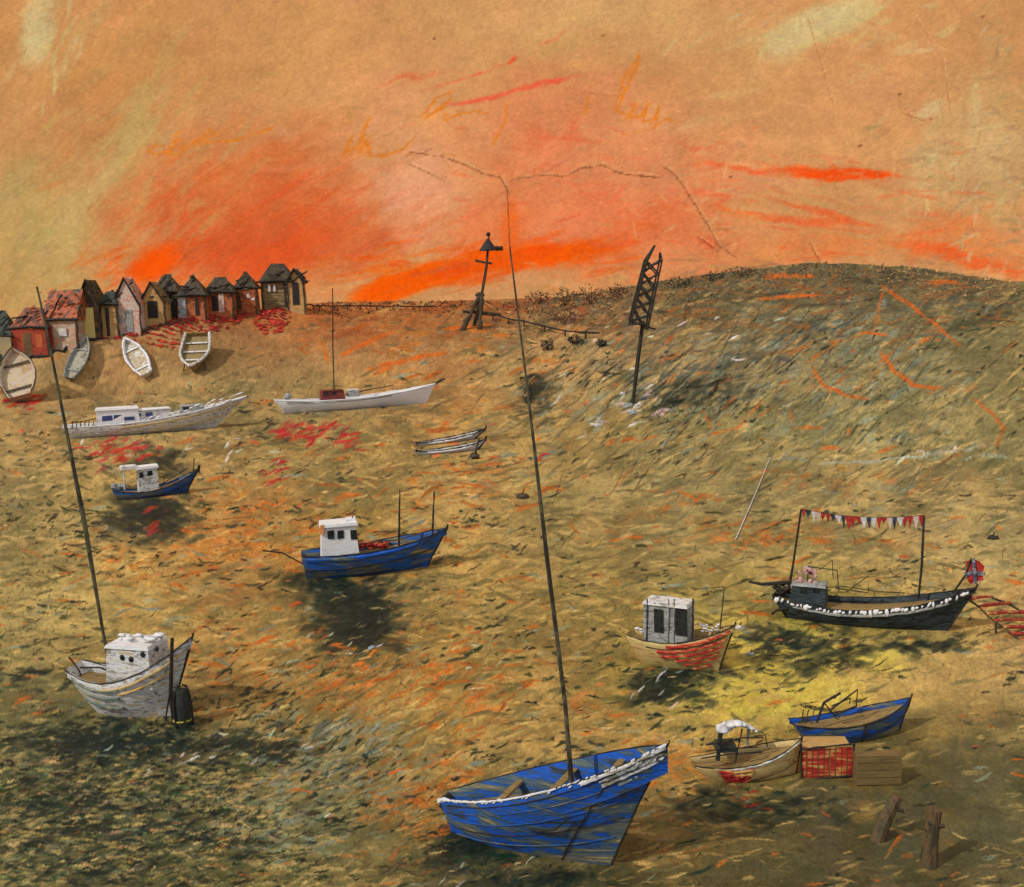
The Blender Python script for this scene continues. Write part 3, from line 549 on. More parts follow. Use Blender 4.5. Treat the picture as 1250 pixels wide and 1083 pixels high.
g = MB(); q = b.pt(.66, .66, -1); g.tube([q+Vector((.22, -.03, .02)), q+Vector((.1, -.05, -.05)), q+Vector((-.1, -.06, -.26)), q+Vector((-.42, -.07, -.38)), q+Vector((-.7, -.05, -.40))], .022, 6, .01); g.build('anchor_rope', INK, b.root)

# blue fishing boat in the middle of the harbour
b = Boat('fishing_boat', 'blue fishing boat with white wheelhouse and two short masts moored above its painted dark reflection', 'fishing boat', (372, 706), (520, 692))
b.hull([(368, 676), (452, 668), (545, 645)], 2.0, BLUE2, draft=.3, tw=.6, well=.5, rail=INK, rail_r=.9)
b.strake(.55, .6, .0, .97, INK, .8); b.strake(.9, .92, .02, .8, BLUE, 2.2, 'painted_band'); b.strake(.2, .3, .05, .7, INK, .8)
cab = b.cabin(391, 438, 668, 640, 1.2, WHITEB, [(404, 653, 4, 5), (416, 653, 4, 5), (432, 653, 4, 6)], WHITEB, .88, 2.5, 4)
g = MB(); p = b.at(395, 650, -.62); g.box((p.x-.05, -.6, p.z-.1), (.16, .06, .42), 1, .02); g.build('orange_panel', paint('orange patch', [(206, 120, 60), (220, 150, 90)], 3), cab)
g = MB(); p = b.at(428, 638); g.box((p.x, 0, p.z-.05), (.55, .6, .26), .8, .05); g.build('roof_locker', WHITEB, cab)
b.spar('mast', [(487, 670), (488, 598)], 1.6, INK, .6); b.spar('foremast', [(528, 655), (530, 600)], 1.4, INK, .6); b.spar('boom', [(438, 668), (430, 630)], 1.2, INK, .6); b.spar('rail', [(440, 664), (490, 658), (528, 646)], .8, INKB, 1, -.8)
g = MB()
for i in range(44):
    p = b.at(random.uniform(438, 474), random.uniform(662, 669), -.5+random.random()*.8); g.blob((p.x, p.y, p.z), b.px*random.uniform(2., 3.2), (1.6, 1.2, .8), 7, 5)
g.build('net_pile', REDP, b.root, True)
g = MB(); g.tube([b.at(320, 672, -.3), b.at(345, 675, -.3), b.at(372, 690, -.3)], b.px*.9, 5, b.px*.3); g.build('stern_line', INK, b.root)

# small blue boat far left
b = Boat('fishing_boat', 'small blue boat with white wheelhouse moored at the far left below the motor yacht', 'fishing boat', (143, 610), (226, 601))
b.hull([(137, 598), (182, 598), (241, 573)], 1.7, BLUE2, draft=.3, tw=.6, well=.4, rail=INK, rail_r=.8)
b.strake(.5, .55, .1, .97, INK, .7)
b.cabin(168, 194, 597, 571, 1.1, WHITE, [(172.5, 580, 2.6, 3.2), (183, 578, 3, 3)], WHITEB, .9, 2, 3)
g = MB(); g.box(tuple(b.at(157, 572, 0)), (1.0, 1.1, .16), .95, .03); g.tube([b.at(152, 598, -.5), b.at(151, 568, -.5)], b.px*.7); g.build('canopy', WHITE, b.root)
g = MB()
for x in (140, 145, 151): g.blob(tuple(b.at(x, 594, -.3)), .22, (1, 1, .9))
g.build('fish_box', GREYP, b.root)
for x, y in ((236, 560), (243, 567)): b.spar('bow_post', [(x, 577), (x+1, y)], .9, INK, .7)
b.spar('bow_rail', [(196, 592), (215, 580), (230, 571)], .7, INK, 1, -.5)

# white boat with tall mast, left foreground
b = Boat('sailing_boat', 'round white boat with portholed cabin and tall leaning mast in the left foreground', 'sailing boat', (126, 868), (208, 874))
b.hull([(90, 812), (152, 822), (234, 778)], 1.7, WHITE, draft=.3, tw=.5, well=.4, rail=INK, rail_r=.8, fat=1.7)
b.strake(.86, .88, .35, .97, CREAM, 1.8, 'painted_band'); b.strake(.74, .74, .5, .95, paint('pale orange band', [(214, 160, 70), (226, 190, 120)], 3), 1.2, 'painted_band')
for v in (.88, .72, .5): b.strake(v, v-.05, .04, .5, paint('grey green stripe', [(92, 108, 98), (116, 124, 108), (150, 146, 120)], 3, (.5, 1, 2)), 2.0, 'painted_stripe')
b.strake(.12, .10, .0, .55, INK, 1.2)
cab = b.cabin(142, 198, 818, 786, 1.1, WHITE, [], WHITEB, .9, 1.5, 4)
for x, y in ((149, 803), (160, 805), (174, 799), (191, 792)):
    g = MB(); p = b.at(x, y, -.52); g.blob((p.x, -.52, p.z), b.px*4, (.8, .5, 1), 10, 6, .1); g.build('porthole', GLASS, cab)
g = MB()
for i in range(22):
    p = b.at(random.uniform(146, 196), random.uniform(772, 786), random.uniform(-.4, .4)); g.blob(tuple(p-Vector((0, 0, .08))), b.px*random.uniform(2.5, 5.5), (1.7, 1.2, .6), 7, 4, .35)
g.build('deck_gear', WHITEB, cab, True)
b.spar('mast', [(136, 822), (126, 770), (104, 640), (78, 510), (56, 400), (45, 350)], 3.2, MAST, .35, wob=.6)
b.spar('tiller', [(106, 806), (125, 812), (148, 814)], 1.0, INK, 1); b.spar('boom', [(98, 815), (122, 815), (148, 826)], 1.1, INK, 1)
b.spar('stern_post', [(84, 802), (95, 816), (110, 850)], 1.1, INK, 1)

# mooring post and pot beside it
p = W(213, 884); s_ = p.y/F
t = thing('mooring_post', 'dark crooked mooring post standing in the water beside the round white boat', 'post', p)
g = MB(); g.tube([(0, 0, -.4), (.0, 0, 1.0), (.12, 0, 2.6), (.16, 0, 110*s_)], 3.6*s_, 7, .03, .7); g.build('shaft', INK, t)
g = MB(); g.tube([(.02, -.1, 1.15), (-.1, -.12, .6), (-.22, -.1, .15)], 1.2*s_, 6, .02); g.build('rope', INK, t)
p = W(224, 886)
t = thing('lobster_pot', 'dark tarred lobster pot standing against the crooked mooring post', 'lobster pot', p)
g = MB(); hh = 50*s_
rows = [[(r_*s_*math.cos(2*PI*k/12), r_*s_*math.sin(2*PI*k/12), z) for k in range(12)] for r_, z in ((9, -.2), (11, .1), (11.5, hh*.6), (9, hh*.95), (2, hh*1.0))]
g.quadgrid(rows, True); g.build('basket', paint('tarred netting', [(26, 24, 20), (44, 48, 42), (66, 74, 58)], 9, lo=.3, hi=.7), t)
for k in range(6):
    a = 2*PI*k/6; g = MB(); g.tube([(r_*s_*math.cos(a), r_*s_*math.sin(a), z) for r_, z in ((10, -.1), (12.5, .1), (13, hh*.6), (10, hh), (3, hh*1.08))], 1.1*s_, 5, .01); g.build('hoop', INK, t)
g = MB(); g.tube([(11.2*s_*math.cos(2*PI*k/14), 11.2*s_*math.sin(2*PI*k/14), .2) for k in range(15)], 1.3*s_, 5, .01); g.build('rope_band', paint('yellow rope', [(190, 170, 60), (150, 130, 50)], 8), t)

# red and cream fishing boat
b = Boat('fishing_boat', 'cream and red fishing boat with tall grey wheelhouse of two dark windows', 'fishing boat', (786, 806), (876, 818))
b.hull([(769, 770), (825, 778), (896, 764)], 1.35, paint('cream over red hull', [(188, 160, 100), (200, 176, 112), (176, 130, 80)], 3, (.5, 1, 3)), draft=.3, tw=.6, well=.4, rail=INK, rail_r=.7)
for k, (v0, v1, t0, t1, r_) in enumerate(((.9, .92, .42, .98, 2.2), (.76, .78, .32, .97, 2.3), (.62, .66, .36, .97, 2.0), (.5, .54, .5, .95, 1.8), (.38, .44, .6, .94, 1.6), (.25, .32, .7, .9, 1.4))): b.strake(v0, v1, t0, t1, REDP, r_, 'red_stripe')
b.strake(.84, .85, .2, .97, INK, .6)
b.cabin(790, 844, 780, 736, .8, GREYP, [(804, 758, 6, 15), (832, 760, 7.5, 17)], WHITE, .95, 2, 3)
for x in (789, 815, 822, 845): b.spar('cabin_frame', [(x, 786), (x+1, 731)], 1.0, INK if x in (789, 845) else GREYP, 1, -.42)
b.spar('cabin_rail', [(786, 786), (815, 787), (846, 782)], .9, INK, 1, -.46)
b.spar('mast', [(879, 768), (884, 718)], .9, INKB, .7); b.spar('yard', [(846, 720), (884, 716)], .5, INKB, 1)
g = MB()
for i in range(16):
    p = b.at(random.uniform(852, 884), random.uniform(760, 771), random.uniform(-.3, .2)); g.blob(tuple(p), b.px*random.uniform(1.2, 2.6), (1.5, 1, .8))
for i in range(8):
    p = b.at(random.uniform(776, 790), random.uniform(766, 772), random.uniform(-.3, .2)); g.blob(tuple(p), b.px*random.uniform(1.2, 2.6), (1.5, 1, .8))
g.build('white_net', WHITE, b.root, True)

# dark dressed boat on the right
DB = b = Boat('fishing_boat', 'long black green boat dressed with bunting between two thin masts', 'fishing boat', (962, 752), (1154, 770))
b.hull([(945, 724), (1055, 738), (1191, 718)], 1.7, DARKH, draft=.3, tw=.5, well=.5, rail=INK, rail_r=1.2)
g = MB(); g.blob((0, 0, 0), b.px*2.0, (.9, .6, 1.2), 7, 5, .42); f0 = g.build('fender_glint', WHITEB, b.root, True); first = True
for i in range(38):
    t = .03+.94*i/37+random.uniform(-.01, .01); q = b.pt(t, .95, -1)+Vector((0, -.05, random.uniform(-.04, .04)))
    o = f0 if i == 0 else dup(f0, b.root, q)
    o.location = q; k = random.uniform(.5, 1.2); o.scale = (k*random.uniform(.7, 2.2), k, k*random.uniform(.7, 1.9)); o.rotation_euler = (0, random.uniform(-.5, .5), 0)
b.strake(.82, .84, .1, .9, GREYP, 1.6, 'grey_band')
b.spar('mast', [(962, 724), (968, 690), (978, 622)], 1.8, INK, .8); b.spar('foremast', [(1121, 732), (1125, 690), (1128, 630)], 1.4, INK, .8)
b.spar('bowsprit', [(914, 710), (930, 713), (962, 711)], 1.8, INK, 1.3)
b.spar('wheelhouse_frame', [(985, 722), (987, 692), (1022, 696), (1024, 722)], .9, INKB, 1); b.spar('wheelhouse_frame', [(1000, 696), (1016, 684), (1017, 706)], .8, INKB, 1)
b.spar('deck_frame', [(1034, 722), (1060, 703), (1060, 724), (1020, 718)], .9, INKB, 1); b.spar('deck_rail', [(985, 718), (1030, 716), (1072, 722), (1105, 724)], .9, INKB, 1)
b.cabin(966, 1010, 727, 713, .8, DARKH, [(980, 720, 4, 3), (996, 721, 4, 3)], GREYP, .9, 1.5, 2)
g = MB()
for i in range(12):
    p = b.at(random.uniform(976, 998), random.uniform(690, 714), random.uniform(-.1, .1)); g.blob(tuple(p), b.px*random.uniform(2, 4), (1, .5, 1.2))
g.build('bundled_flags', paint('red white rags', [(170, 40, 34), (206, 196, 190), (190, 70, 40), (60, 60, 90)], 6, lo=.38, hi=.62), b.root)
g = MB()
for i in range(10):
    p = b.at(random.uniform(946, 965), random.uniform(712, 736), random.uniform(-.2, .2)); g.blob(tuple(p), b.px*random.uniform(2.5, 5), (1.3, .8, .7))
g.build('winch', INK, b.root)
g = MB(); g.tube([b.at(962, 742, -.5), b.at(948, 745, -.5), b.at(942, 750, -.5)], b.px*1.6, 6); g.build('rudder', INK, b.root)
# bunting
t = thing('bunting', 'string of small red white and blue pennants strung between two masts', 'bunting', b.c, b.rz)
A, Z_ = b.at(978, 621), b.at(1128, 629); n = 24
cur = lambda k: A.lerp(Z_, k)+Vector((0, 0, -.34*4*k*(1-k)*.55))
g = MB(); g.tube([cur(i/20) for i in range(21)], b.px*.5, 5); g.build('cord', INK, t)
PC = [paint('white cloth', [(196, 192, 186), (222, 220, 216)], 9), paint('red cloth', [(166, 40, 34), (186, 62, 44)], 9), paint('navy cloth', [(44, 50, 66), (70, 76, 86)], 9), paint('pale pink cloth', [(206, 170, 160), (220, 196, 180)], 9)]
for i in range(n):
    p = cur((i+.5)/n); w_, h_ = b.px*random.uniform(2.6, 4.6), b.px*random.uniform(8, 18); k = random.uniform(-.3, .3)
    g = MB(); th = .012
    P = [(-w_, 0, 0), (w_, 0, 0), (k*w_+w_*.3, .06, -h_*.7), (k*w_, .02, -h_)]
    g.quadgrid([[Vector(q)+p+Vector((0, -th, 0)) for q in P], [Vector(q)+p+Vector((0, th, 0)) for q in P]], True); g.poly([Vector(q)+p+Vector((0, -th, 0)) for q in P]); g.poly([Vector(q)+p+Vector((0, th, 0)) for q in P[::-1]])
    g.build('pennant', PC[(i*2+i//3) % 4 if i % 5 else 1], t)
# ensign
t = thing('flag', 'ragged red white and blue flag flying from the raised end of the bunting boat', 'flag', b.c, b.rz)
g = MB(); g.tube([b.at(1163, 724), b.at(1178, 703), b.at(1186, 682)], b.px*1.3, 6, .01); g.build('flag_staff', INK, t)
def rag(pts, name, mat, y=0):
    g = MB(); n_ = len(pts); P = [b.at(px_, py_, y+.05*math.sin(i*2.1)) for i, (px_, py_) in enumerate(pts)]; e = Vector((0, .012, 0))
    g.poly([q-e for q in P]); g.poly([q+e for q in P[::-1]]); g.quadgrid([[q-e for q in P], [q+e for q in P]], True); return g.build(name, mat, t)
fc = rag([(1179, 686), (1188, 682), (1196, 686), (1202, 692), (1199, 700), (1201, 708), (1193, 710), (1184, 713), (1180, 706), (1181, 697)], 'cloth', paint('flag red', [(160, 36, 32), (182, 52, 42), (150, 40, 40)], 8))
for P in ([(1178, 700), (1186, 696), (1203, 699), (1203, 703), (1186, 702), (1179, 704)], [(1186, 683), (1190, 681), (1193, 712), (1189, 714)]):
    o = rag(P, 'cross_bar', paint('flag blue', [(52, 58, 78), (96, 96, 104), (170, 164, 160)], 8), -.06)
    o.parent = fc
# red gangway of planks at the right edge
p = W(1222, 770); t = thing('gangway', 'red slatted gangway sloping down at the right edge beside the bunting boat', 'gangway', p)
AA = [(1184, 731), (1196, 740), (1205, 749), (1215, 757), (1226, 765), (1236, 773), (1246, 781), (1256, 789)]
BB = [(1211, 728), (1233, 736), (1250, 747), (1264, 757), (1278, 766), (1290, 776), (1300, 786), (1312, 796)]
YD = p.y
for (ax, ay), (bx, by) in zip(AA, BB):
    g = MB(); P0 = W(ax, ay+18, 0); q0 = WD(ax, ay, YD-1.0+(781-ay)*.03)-p; q1 = WD(bx, by, YD+.2+(781-by)*.03)-p
    g.tube([q0, (q0+q1)/2+Vector((0, 0, .02)), q1], 2.2*YD/F, 5, .012); g.build('slat', REDP, t)
for L_, dy in ((AA, -1.0), (BB, .2)):
    g = MB(); g.tube([WD(x, y+2, YD+dy+(781-y)*.03)-p for x, y in L_], 1.6*YD/F, 5, .012); g.build('side_rail', INKB, t)
for (x, y, dy) in ((1216, 757, -1.0), (1250, 784, -1.0), (1264, 757, .2)):
    q = WD(x, y+2, YD+dy+(781-y)*.03)-p; g = MB(); g.tube([q, (q.x, q.y, -.5)], 1.6*YD/F, 6); g.build('pile', INKB, t)

# cream cabin boat with red stripe
b = Boat('cabin_boat', 'small cream cabin boat with red side patch and white canopy beside slatted crate', 'cabin boat', (868, 950), (972, 944))
b.hull([(846, 930), (900, 926), (978, 902)], 1.0, CREAM, draft=.2, tw=.5, well=.5, rail=INK, rail_r=.7)
for v0, v1, r_ in ((.86, .84, 2.4), (.7, .7, 2.6), (.55, .56, 2.4), (.4, .42, 2)): b.strake(v0, v1, .18, .5-.1*(1-v0), REDP, r_, 'red_stripe')
b.strake(.95, .97, .3, .98, WHITE, 1.5, 'white_band'); b.strake(.35, .5, .3, .98, INKB, .6)
g = MB()
for i in range(16):
    u = i/15; p = b.at(882+40*u, 888-6*math.sin(PI*u)+6*abs(u-.3), random.uniform(-.2, .2)); g.blob(tuple(p), b.px*(5.5-3.5*u), (1.6, 2.2, .8), 8, 6)
g.build('canopy', WHITEB, b.root, True)
b.spar('canopy_post', [(876, 928), (880, 892)], 2.6, GREEN, 1, -.2); b.spar('canopy_post', [(897, 932), (906, 890)], 1.0, INK, 1, -.2); b.spar('canopy_post', [(937, 912), (934, 897), (920, 899)], 1.0, INK, 1, -.1); b.spar('canopy_post', [(912, 912), (914, 890)], 2.0, GREYP, 1, .1)
for P in ([(862, 909), (885, 906), (905, 901), (932, 900)], [(862, 917), (890, 914), (925, 912)], [(856, 926), (890, 921), (930, 918)]): b.spar('cabin_rail', P, 1.1, INK, 1, -.25)
g = MB(); p = b.at(885, 909); g.box((p.x, 0, p.z-.1), (.5, .5, .16), .9, .01); g.build('cabin_top', GREEN, b.root)

# red crate and plank stage
p = W(1010, 950); sc_ = p.y/F
t = thing('slatted_crate', 'upright crate of red slats beneath the small blue boat', 'crate', p, math.radians(-3))
g = MB(); g.box((0, .35, -.2), (62*sc_, .6, 42*sc_+.2), 1, .01); g.build('body', paint('ochre box wood', [(176, 138, 80), (190, 150, 90)], 4), t)
for i in range(9):
    x = (-30+7.4*i)*sc_; g = MB(); g.box((x, .03, -.1), (5.2*sc_, .04, (43+random.uniform(-3, 2))*sc_+.1), 1, .012); g.build('slat', REDP, t)
for i in (-1, 1): g = MB(); g.tube([(i*33*sc_, .0, -.2), (i*33.5*sc_, 0, 47*sc_)], 1.3*sc_, 6, .008); g.build('corner_post', INK, t)
for z in (1.5, 44): g = MB(); g.tube([(-33*sc_, -.03, (z-3)*sc_), (34*sc_, -.03, (z+3)*sc_)], 1.2*sc_, 6, .008); g.build('rail', INK, t)
p = W(1073, 960)
t = thing('landing_stage', 'low brown plank landing stage to the right of the red slatted crate', 'landing stage', p, math.radians(-2))
g = MB(); g.box((0, .25, -.3), (54*sc_, .4, 38*sc_+.3), .98, .02); g.build('frame', paint('brown stage timber', [(112, 90, 52), (130, 102, 58), (100, 84, 50)], 3, (.4, 1, 3)), t)
for i in range(4): g = MB(); g.box((0, .02, (2+10*i)*sc_), (56*sc_, .04, 8.8*sc_), 1, .008); g.build('plank', paint('ochre brown plank', [(112, 92, 52), (124, 102, 58), (104, 86, 50)], 3, (.4, 1, 4)), t)

# blue boat upper right of the crate
b = Boat('cabin_boat', 'small blue boat with open black cabin frame lying behind the red slatted crate', 'cabin boat', (988, 908), (1096, 892))
b.hull([(968, 882), (1035, 878), (1112, 852)], 1.0, BLUE, draft=.2, tw=.5, well=.4, rail=INK, rail_r=.9)
b.strake(.5, .6, .55, .98, INK, .7); b.strake(.08, .15, .02, .9, INK, 1.0)
b.spar('cabin_frame', [(997, 882), (1006, 858), (1026, 846)], 1.5, INK, 1, -.2); b.spar('cabin_frame', [(1012, 868), (1047, 842), (1045, 862), (1018, 873)], 1.3, INK, 1, -.2); b.spar('cabin_frame', [(1015, 862), (1038, 852), (1037, 859)], 1.1, INK, 1, .2)
b.spar('cabin_frame', [(1006, 858), (1022, 878)], .9, INK, 1, .2)
for x in (977, 983, 990): b.spar('rail_post', [(x, 884), (x+4, 866)], .7, INKB, 1, -.2)
g = MB(); g.tube([b.pt(.52, v, -1)+Vector((0, -.02, 0)) for v in (.1, .4, .7, 1, 1.06)], b.px*1.2, 6); g.build('rib', INK, b.root)
b.strake(1.02, 1.02, .5, .72, INK, 1.6)

# white sloop
b = Boat('sailing_yacht', 'long low white yacht with one thin bare mast moored off the middle shore', 'yacht', (345, 505), (522, 492))
b.hull([(336, 489), (430, 486), (531, 469)], 3.2, WHITEB, draft=.4, tw=.5, well=.35, deckmat=WHITE, rail=WHITEB, rail_r=.7, stem=False)
b.strake(.9, .92, .05, .7, INKB, .35)
b.cabin(391, 420, 484, 477, 1.6, paint('maroon cabin', [(96, 44, 38), (130, 54, 44), (70, 44, 40)], 1.5), [(398, 480, 2, 1.4), (408, 480, 2, 1.4)], None, .85, .8, 1)
b.cabin(424, 438, 481, 476, 1.4, GREYP, [(430, 478, 2, 1.2)], WHITE, .85, .5, 1)
b.spar('mast', [(408, 482), (406, 420), (406, 352)], .9, INK, .6)
g = MB(); p = b.at(408, 478); g.blob(tuple(p), 3*b.px, (1.2, 1, 1)); g.build('furled_sail', INK, b.root)
b.spar('boom', [(440, 478), (480, 470)], .8, INKB, .8)
g = MB(); g.blob(tuple(b.at(351, 484)), 5*b.px, (1, 1, .8)); g.build('tender', GREYP, b.root)
# motor yacht
b = Boat('motor_yacht', 'long white motor yacht with low cabin and blue windows near the left shore', 'motor yacht', (90, 535), (262, 522))
b.hull([(76, 521), (180, 512), (301, 484)], 3.4, WHITE, draft=.4, tw=.6, well=.3, deckmat=WHITE, rail=WHITEB, rail_r=.8, stem=False)
g = MB(); g.blob((0, 0, 0), b.px*2.2, (1.7, 1, .7), 7, 5, .4); f0 = g.build('deck_fitting', WHITEB, b.root, True)
for i in range(34):
    q = b.at(random.uniform(104, 262), 0, -random.uniform(.6, 1.5)); q.z = b.zs((q.x-b.x0)/(b.x1-b.x0+2))+random.uniform(-.1, .5); o = f0 if i == 0 else dup(f0, b.root, q); o.location = q; k = random.uniform(.4, 1.1); o.scale = (k*random.uniform(.8, 2.4), k, k*random.uniform(.5, 1)); o.rotation_euler = (0, -.25, random.random())
YB = paint('pale yellow line', [(208, 180, 110), (196, 160, 90)], 2)
b.strake(.8, .86, .3, .98, YB, .8, 'painted_band'); b.strake(.35, .5, .5, .97, YB, .7, 'painted_band')
BG = paint('blue tinted glass', [(44, 52, 110), (70, 84, 130), (30, 36, 60)], 3, rough=.3)
b.cabin(116, 172, 517, 499, 2.4, WHITEB, [(131, 511, 6, 3), (144, 510, 5, 3), (158, 511, 6, 2)], WHITEB, .9, 1.5, 2, glass=BG)
b.cabin(160, 212, 512, 500, 2.0, WHITE, [(168, 507, 4, 2), (182, 506, 4, 2)], WHITEB, .85, 1, 1.5, glass=BG)
b.cabin(218, 252, 502, 495, 1.6, GREYP, [(228, 499, 4, 1.6)], GREYP, .8, .5, 1)
for x in range(88, 116, 5): b.spar('rail_post', [(x, 524), (x+1, 514)], .6, INKB, 1, -1.2)
b.spar('stern_rail', [(86, 516), (100, 515), (117, 511)], .6, INKB, 1, -1.2)
b.spar('signal_mast', [(160, 500), (161, 489)], .8, paint('pink paint', [(200, 120, 100), (210, 150, 130)], 3), 1)
# two rafted rowing boats
for k, (a_, c_, sh, lb) in enumerate((((512, 544), (578, 536), [(506, 541), (545, 536), (592, 524)], 'narrow white rowing boat on the far side of the rafted pair'), ((512, 556), (582, 549), [(506, 551), (545, 548), (592, 537)], 'narrow white rowing boat on the near side of the rafted pair'))):
    b = Boat('rowing_boat', lb, 'rowing boat', a_, c_, 'rafted rowing boats')
    b.hull(sh, 1.2, WHITE, draft=.2, tw=.4, well=.6, rail=INK, rail_r=.75)
    b.strake(.85, .86, .15, .8, WHITEB, 1.1, 'white_band')
    for t_ in (.3, .55, .75):
        g = MB(); e = b.pt(t_, 1, 1); g.box((e.x, 0, b.zs(t_)-.15), (.2, 2*e.y*.93, .05)); g.build('thwart', WHITEB, b.root)
p = W(580, 560); t = thing('buoy', 'dark weed covered mooring buoy beside the rafted rowing boats', 'buoy', p); s_ = p.y/F
g = MB(); g.blob((0, 0, .2), 6*s_, (1, 1, .7), 10, 7, .25); g.build('float', INKB, t, True)
g = MB(); g.tube([(0, 0, .4), (6*s_, 0, 24*s_)], 1.1*s_, 6, .02); g.build('pole', INK, t)
for px_, py_, sz, mt, lb in ((1212, 658, 5, INK, 'small dark buoy floating alone near the right edge above the flag'), (903, 768, 5, WHITE, 'small white buoy floating just right of the cream and red boat'), (638, 608, 6, INKB, 'dark buoy floating in open water left of the tall central mast'), (916, 800, 4, GREYP, 'small grey buoy floating below the white buoy')):
    p = W(px_, py_); s_ = p.y/F; t = thing('buoy', lb, 'buoy', p); g = MB(); g.blob((0, 0, sz*s_*.3), sz*s_, (1.4, 1, .7), 10, 7, .2); g.build('float', mt, t, True)
    g = MB(); g.tube([(0, 0, sz*s_*.8), (sz*s_*.4, 0, sz*s_*1.8)], .8*s_, 5); g.build('ring', INK, t)

# boats hauled up on the bank
def hauled(low, high, lift, B, mat, rail, label, name='rowing_boat', ths=3, rail_r=1.0, inner=None, tw=.5, flip=False):
    lo = WT(*low)+Vector((0, 0, .25)); hi = WD(high[0], high[1], lo.y+lift)
    d = hi-lo; Ln = d.length; X = d.normalized(); Zt = Vector((0, -.75, .66)); Y_ = Zt.cross(X).normalized(); Z2 = X.cross(Y_)
    b = Boat(name, label, 'rowing boat', None, None, 'boats hauled up on the bank', p0=(0, 0, 0), p1=(Ln, 0, 0))
    b.px = lo.y/F; c = (lo+hi)/2
    b.root.matrix_world = Matrix.Translation(c) @ Matrix((X, Y_, Z2)).transposed().to_4x4()
    if flip: b.root.matrix_world = b.root.matrix_world @ Matrix.Rotation(PI, 4, 'Z')
    z = .3*B; b.hull([(-Ln/2-.2, 0, z*1.1), (0, 0, z), (Ln/2+.2, 0, z*1.4)], B, mat, draft=.15*B, tw=tw, well=1.0, rail=rail, rail_r=rail_r, stem=False, deckmat=inner)
    for i in range(ths):
        t_ = .22+.5*i/max(1, ths-1); e = b.pt(t_, 1, 1); g = MB(); g.box((e.x, 0, b.zs(t_)-.12*B), (.28, 2*e.y*.94, .08)); g.build('thwart', rail, b.root)
    # two props hold it on the slope
    for sd in (-1, 1):
        q = b.pt(.75, .6, sd); wp = b.root.matrix_world @ q; gz = float(ground(wp.x, wp.y)); foot = b.root.matrix_world.inverted() @ Vector((wp.x+sd*.3, wp.y, gz-.2))
        g = MB(); g.tube([q, foot], .09, 5); g.build('prop', INKB, b.root)
    return b
hauled((88, 472), (109, 418), 4.5, 2.7, GREYP, GREYP, 'grey open boat hauled up the bank below the yellow fronted house', rail_r=.8, ths=2, inner=paint('grey boat floor', [(150, 140, 112), (176, 170, 150), (120, 110, 84)], 1.4))
hauled((181, 468), (156, 420), 4.5, 2.8, WHITEB, WHITEB, 'bright white boat hauled up the bank, second from the right of the beached ones', rail_r=1.5, ths=2, inner=paint('pale boat floor', [(196, 180, 150), (170, 146, 104), (216, 210, 200)], 1.4))
hauled((237, 461), (244, 415), 4.5, 4.2, paint('bare ochre boat boards', [(150, 124, 78), (132, 110, 70)], 2), WHITE, 'brown open boat outlined by white gunwales, rightmost of the beached ones', rail_r=1.6, flip=True, tw=.85, inner=paint('bare ochre boat boards', [(150, 124, 78)], 2))
hauled((30, 492), (22, 436), 4.5, 5.0, paint('pale buff hull', [(196, 168, 116), (190, 176, 156), (180, 140, 96)], 1.2), INKB, 'wide pale buff boat with dark outline, leftmost of the beached ones', rail_r=.7, flip=False, tw=.6, ths=2, inner=paint('pale buff hull', [(196, 168, 116)], 1.2))

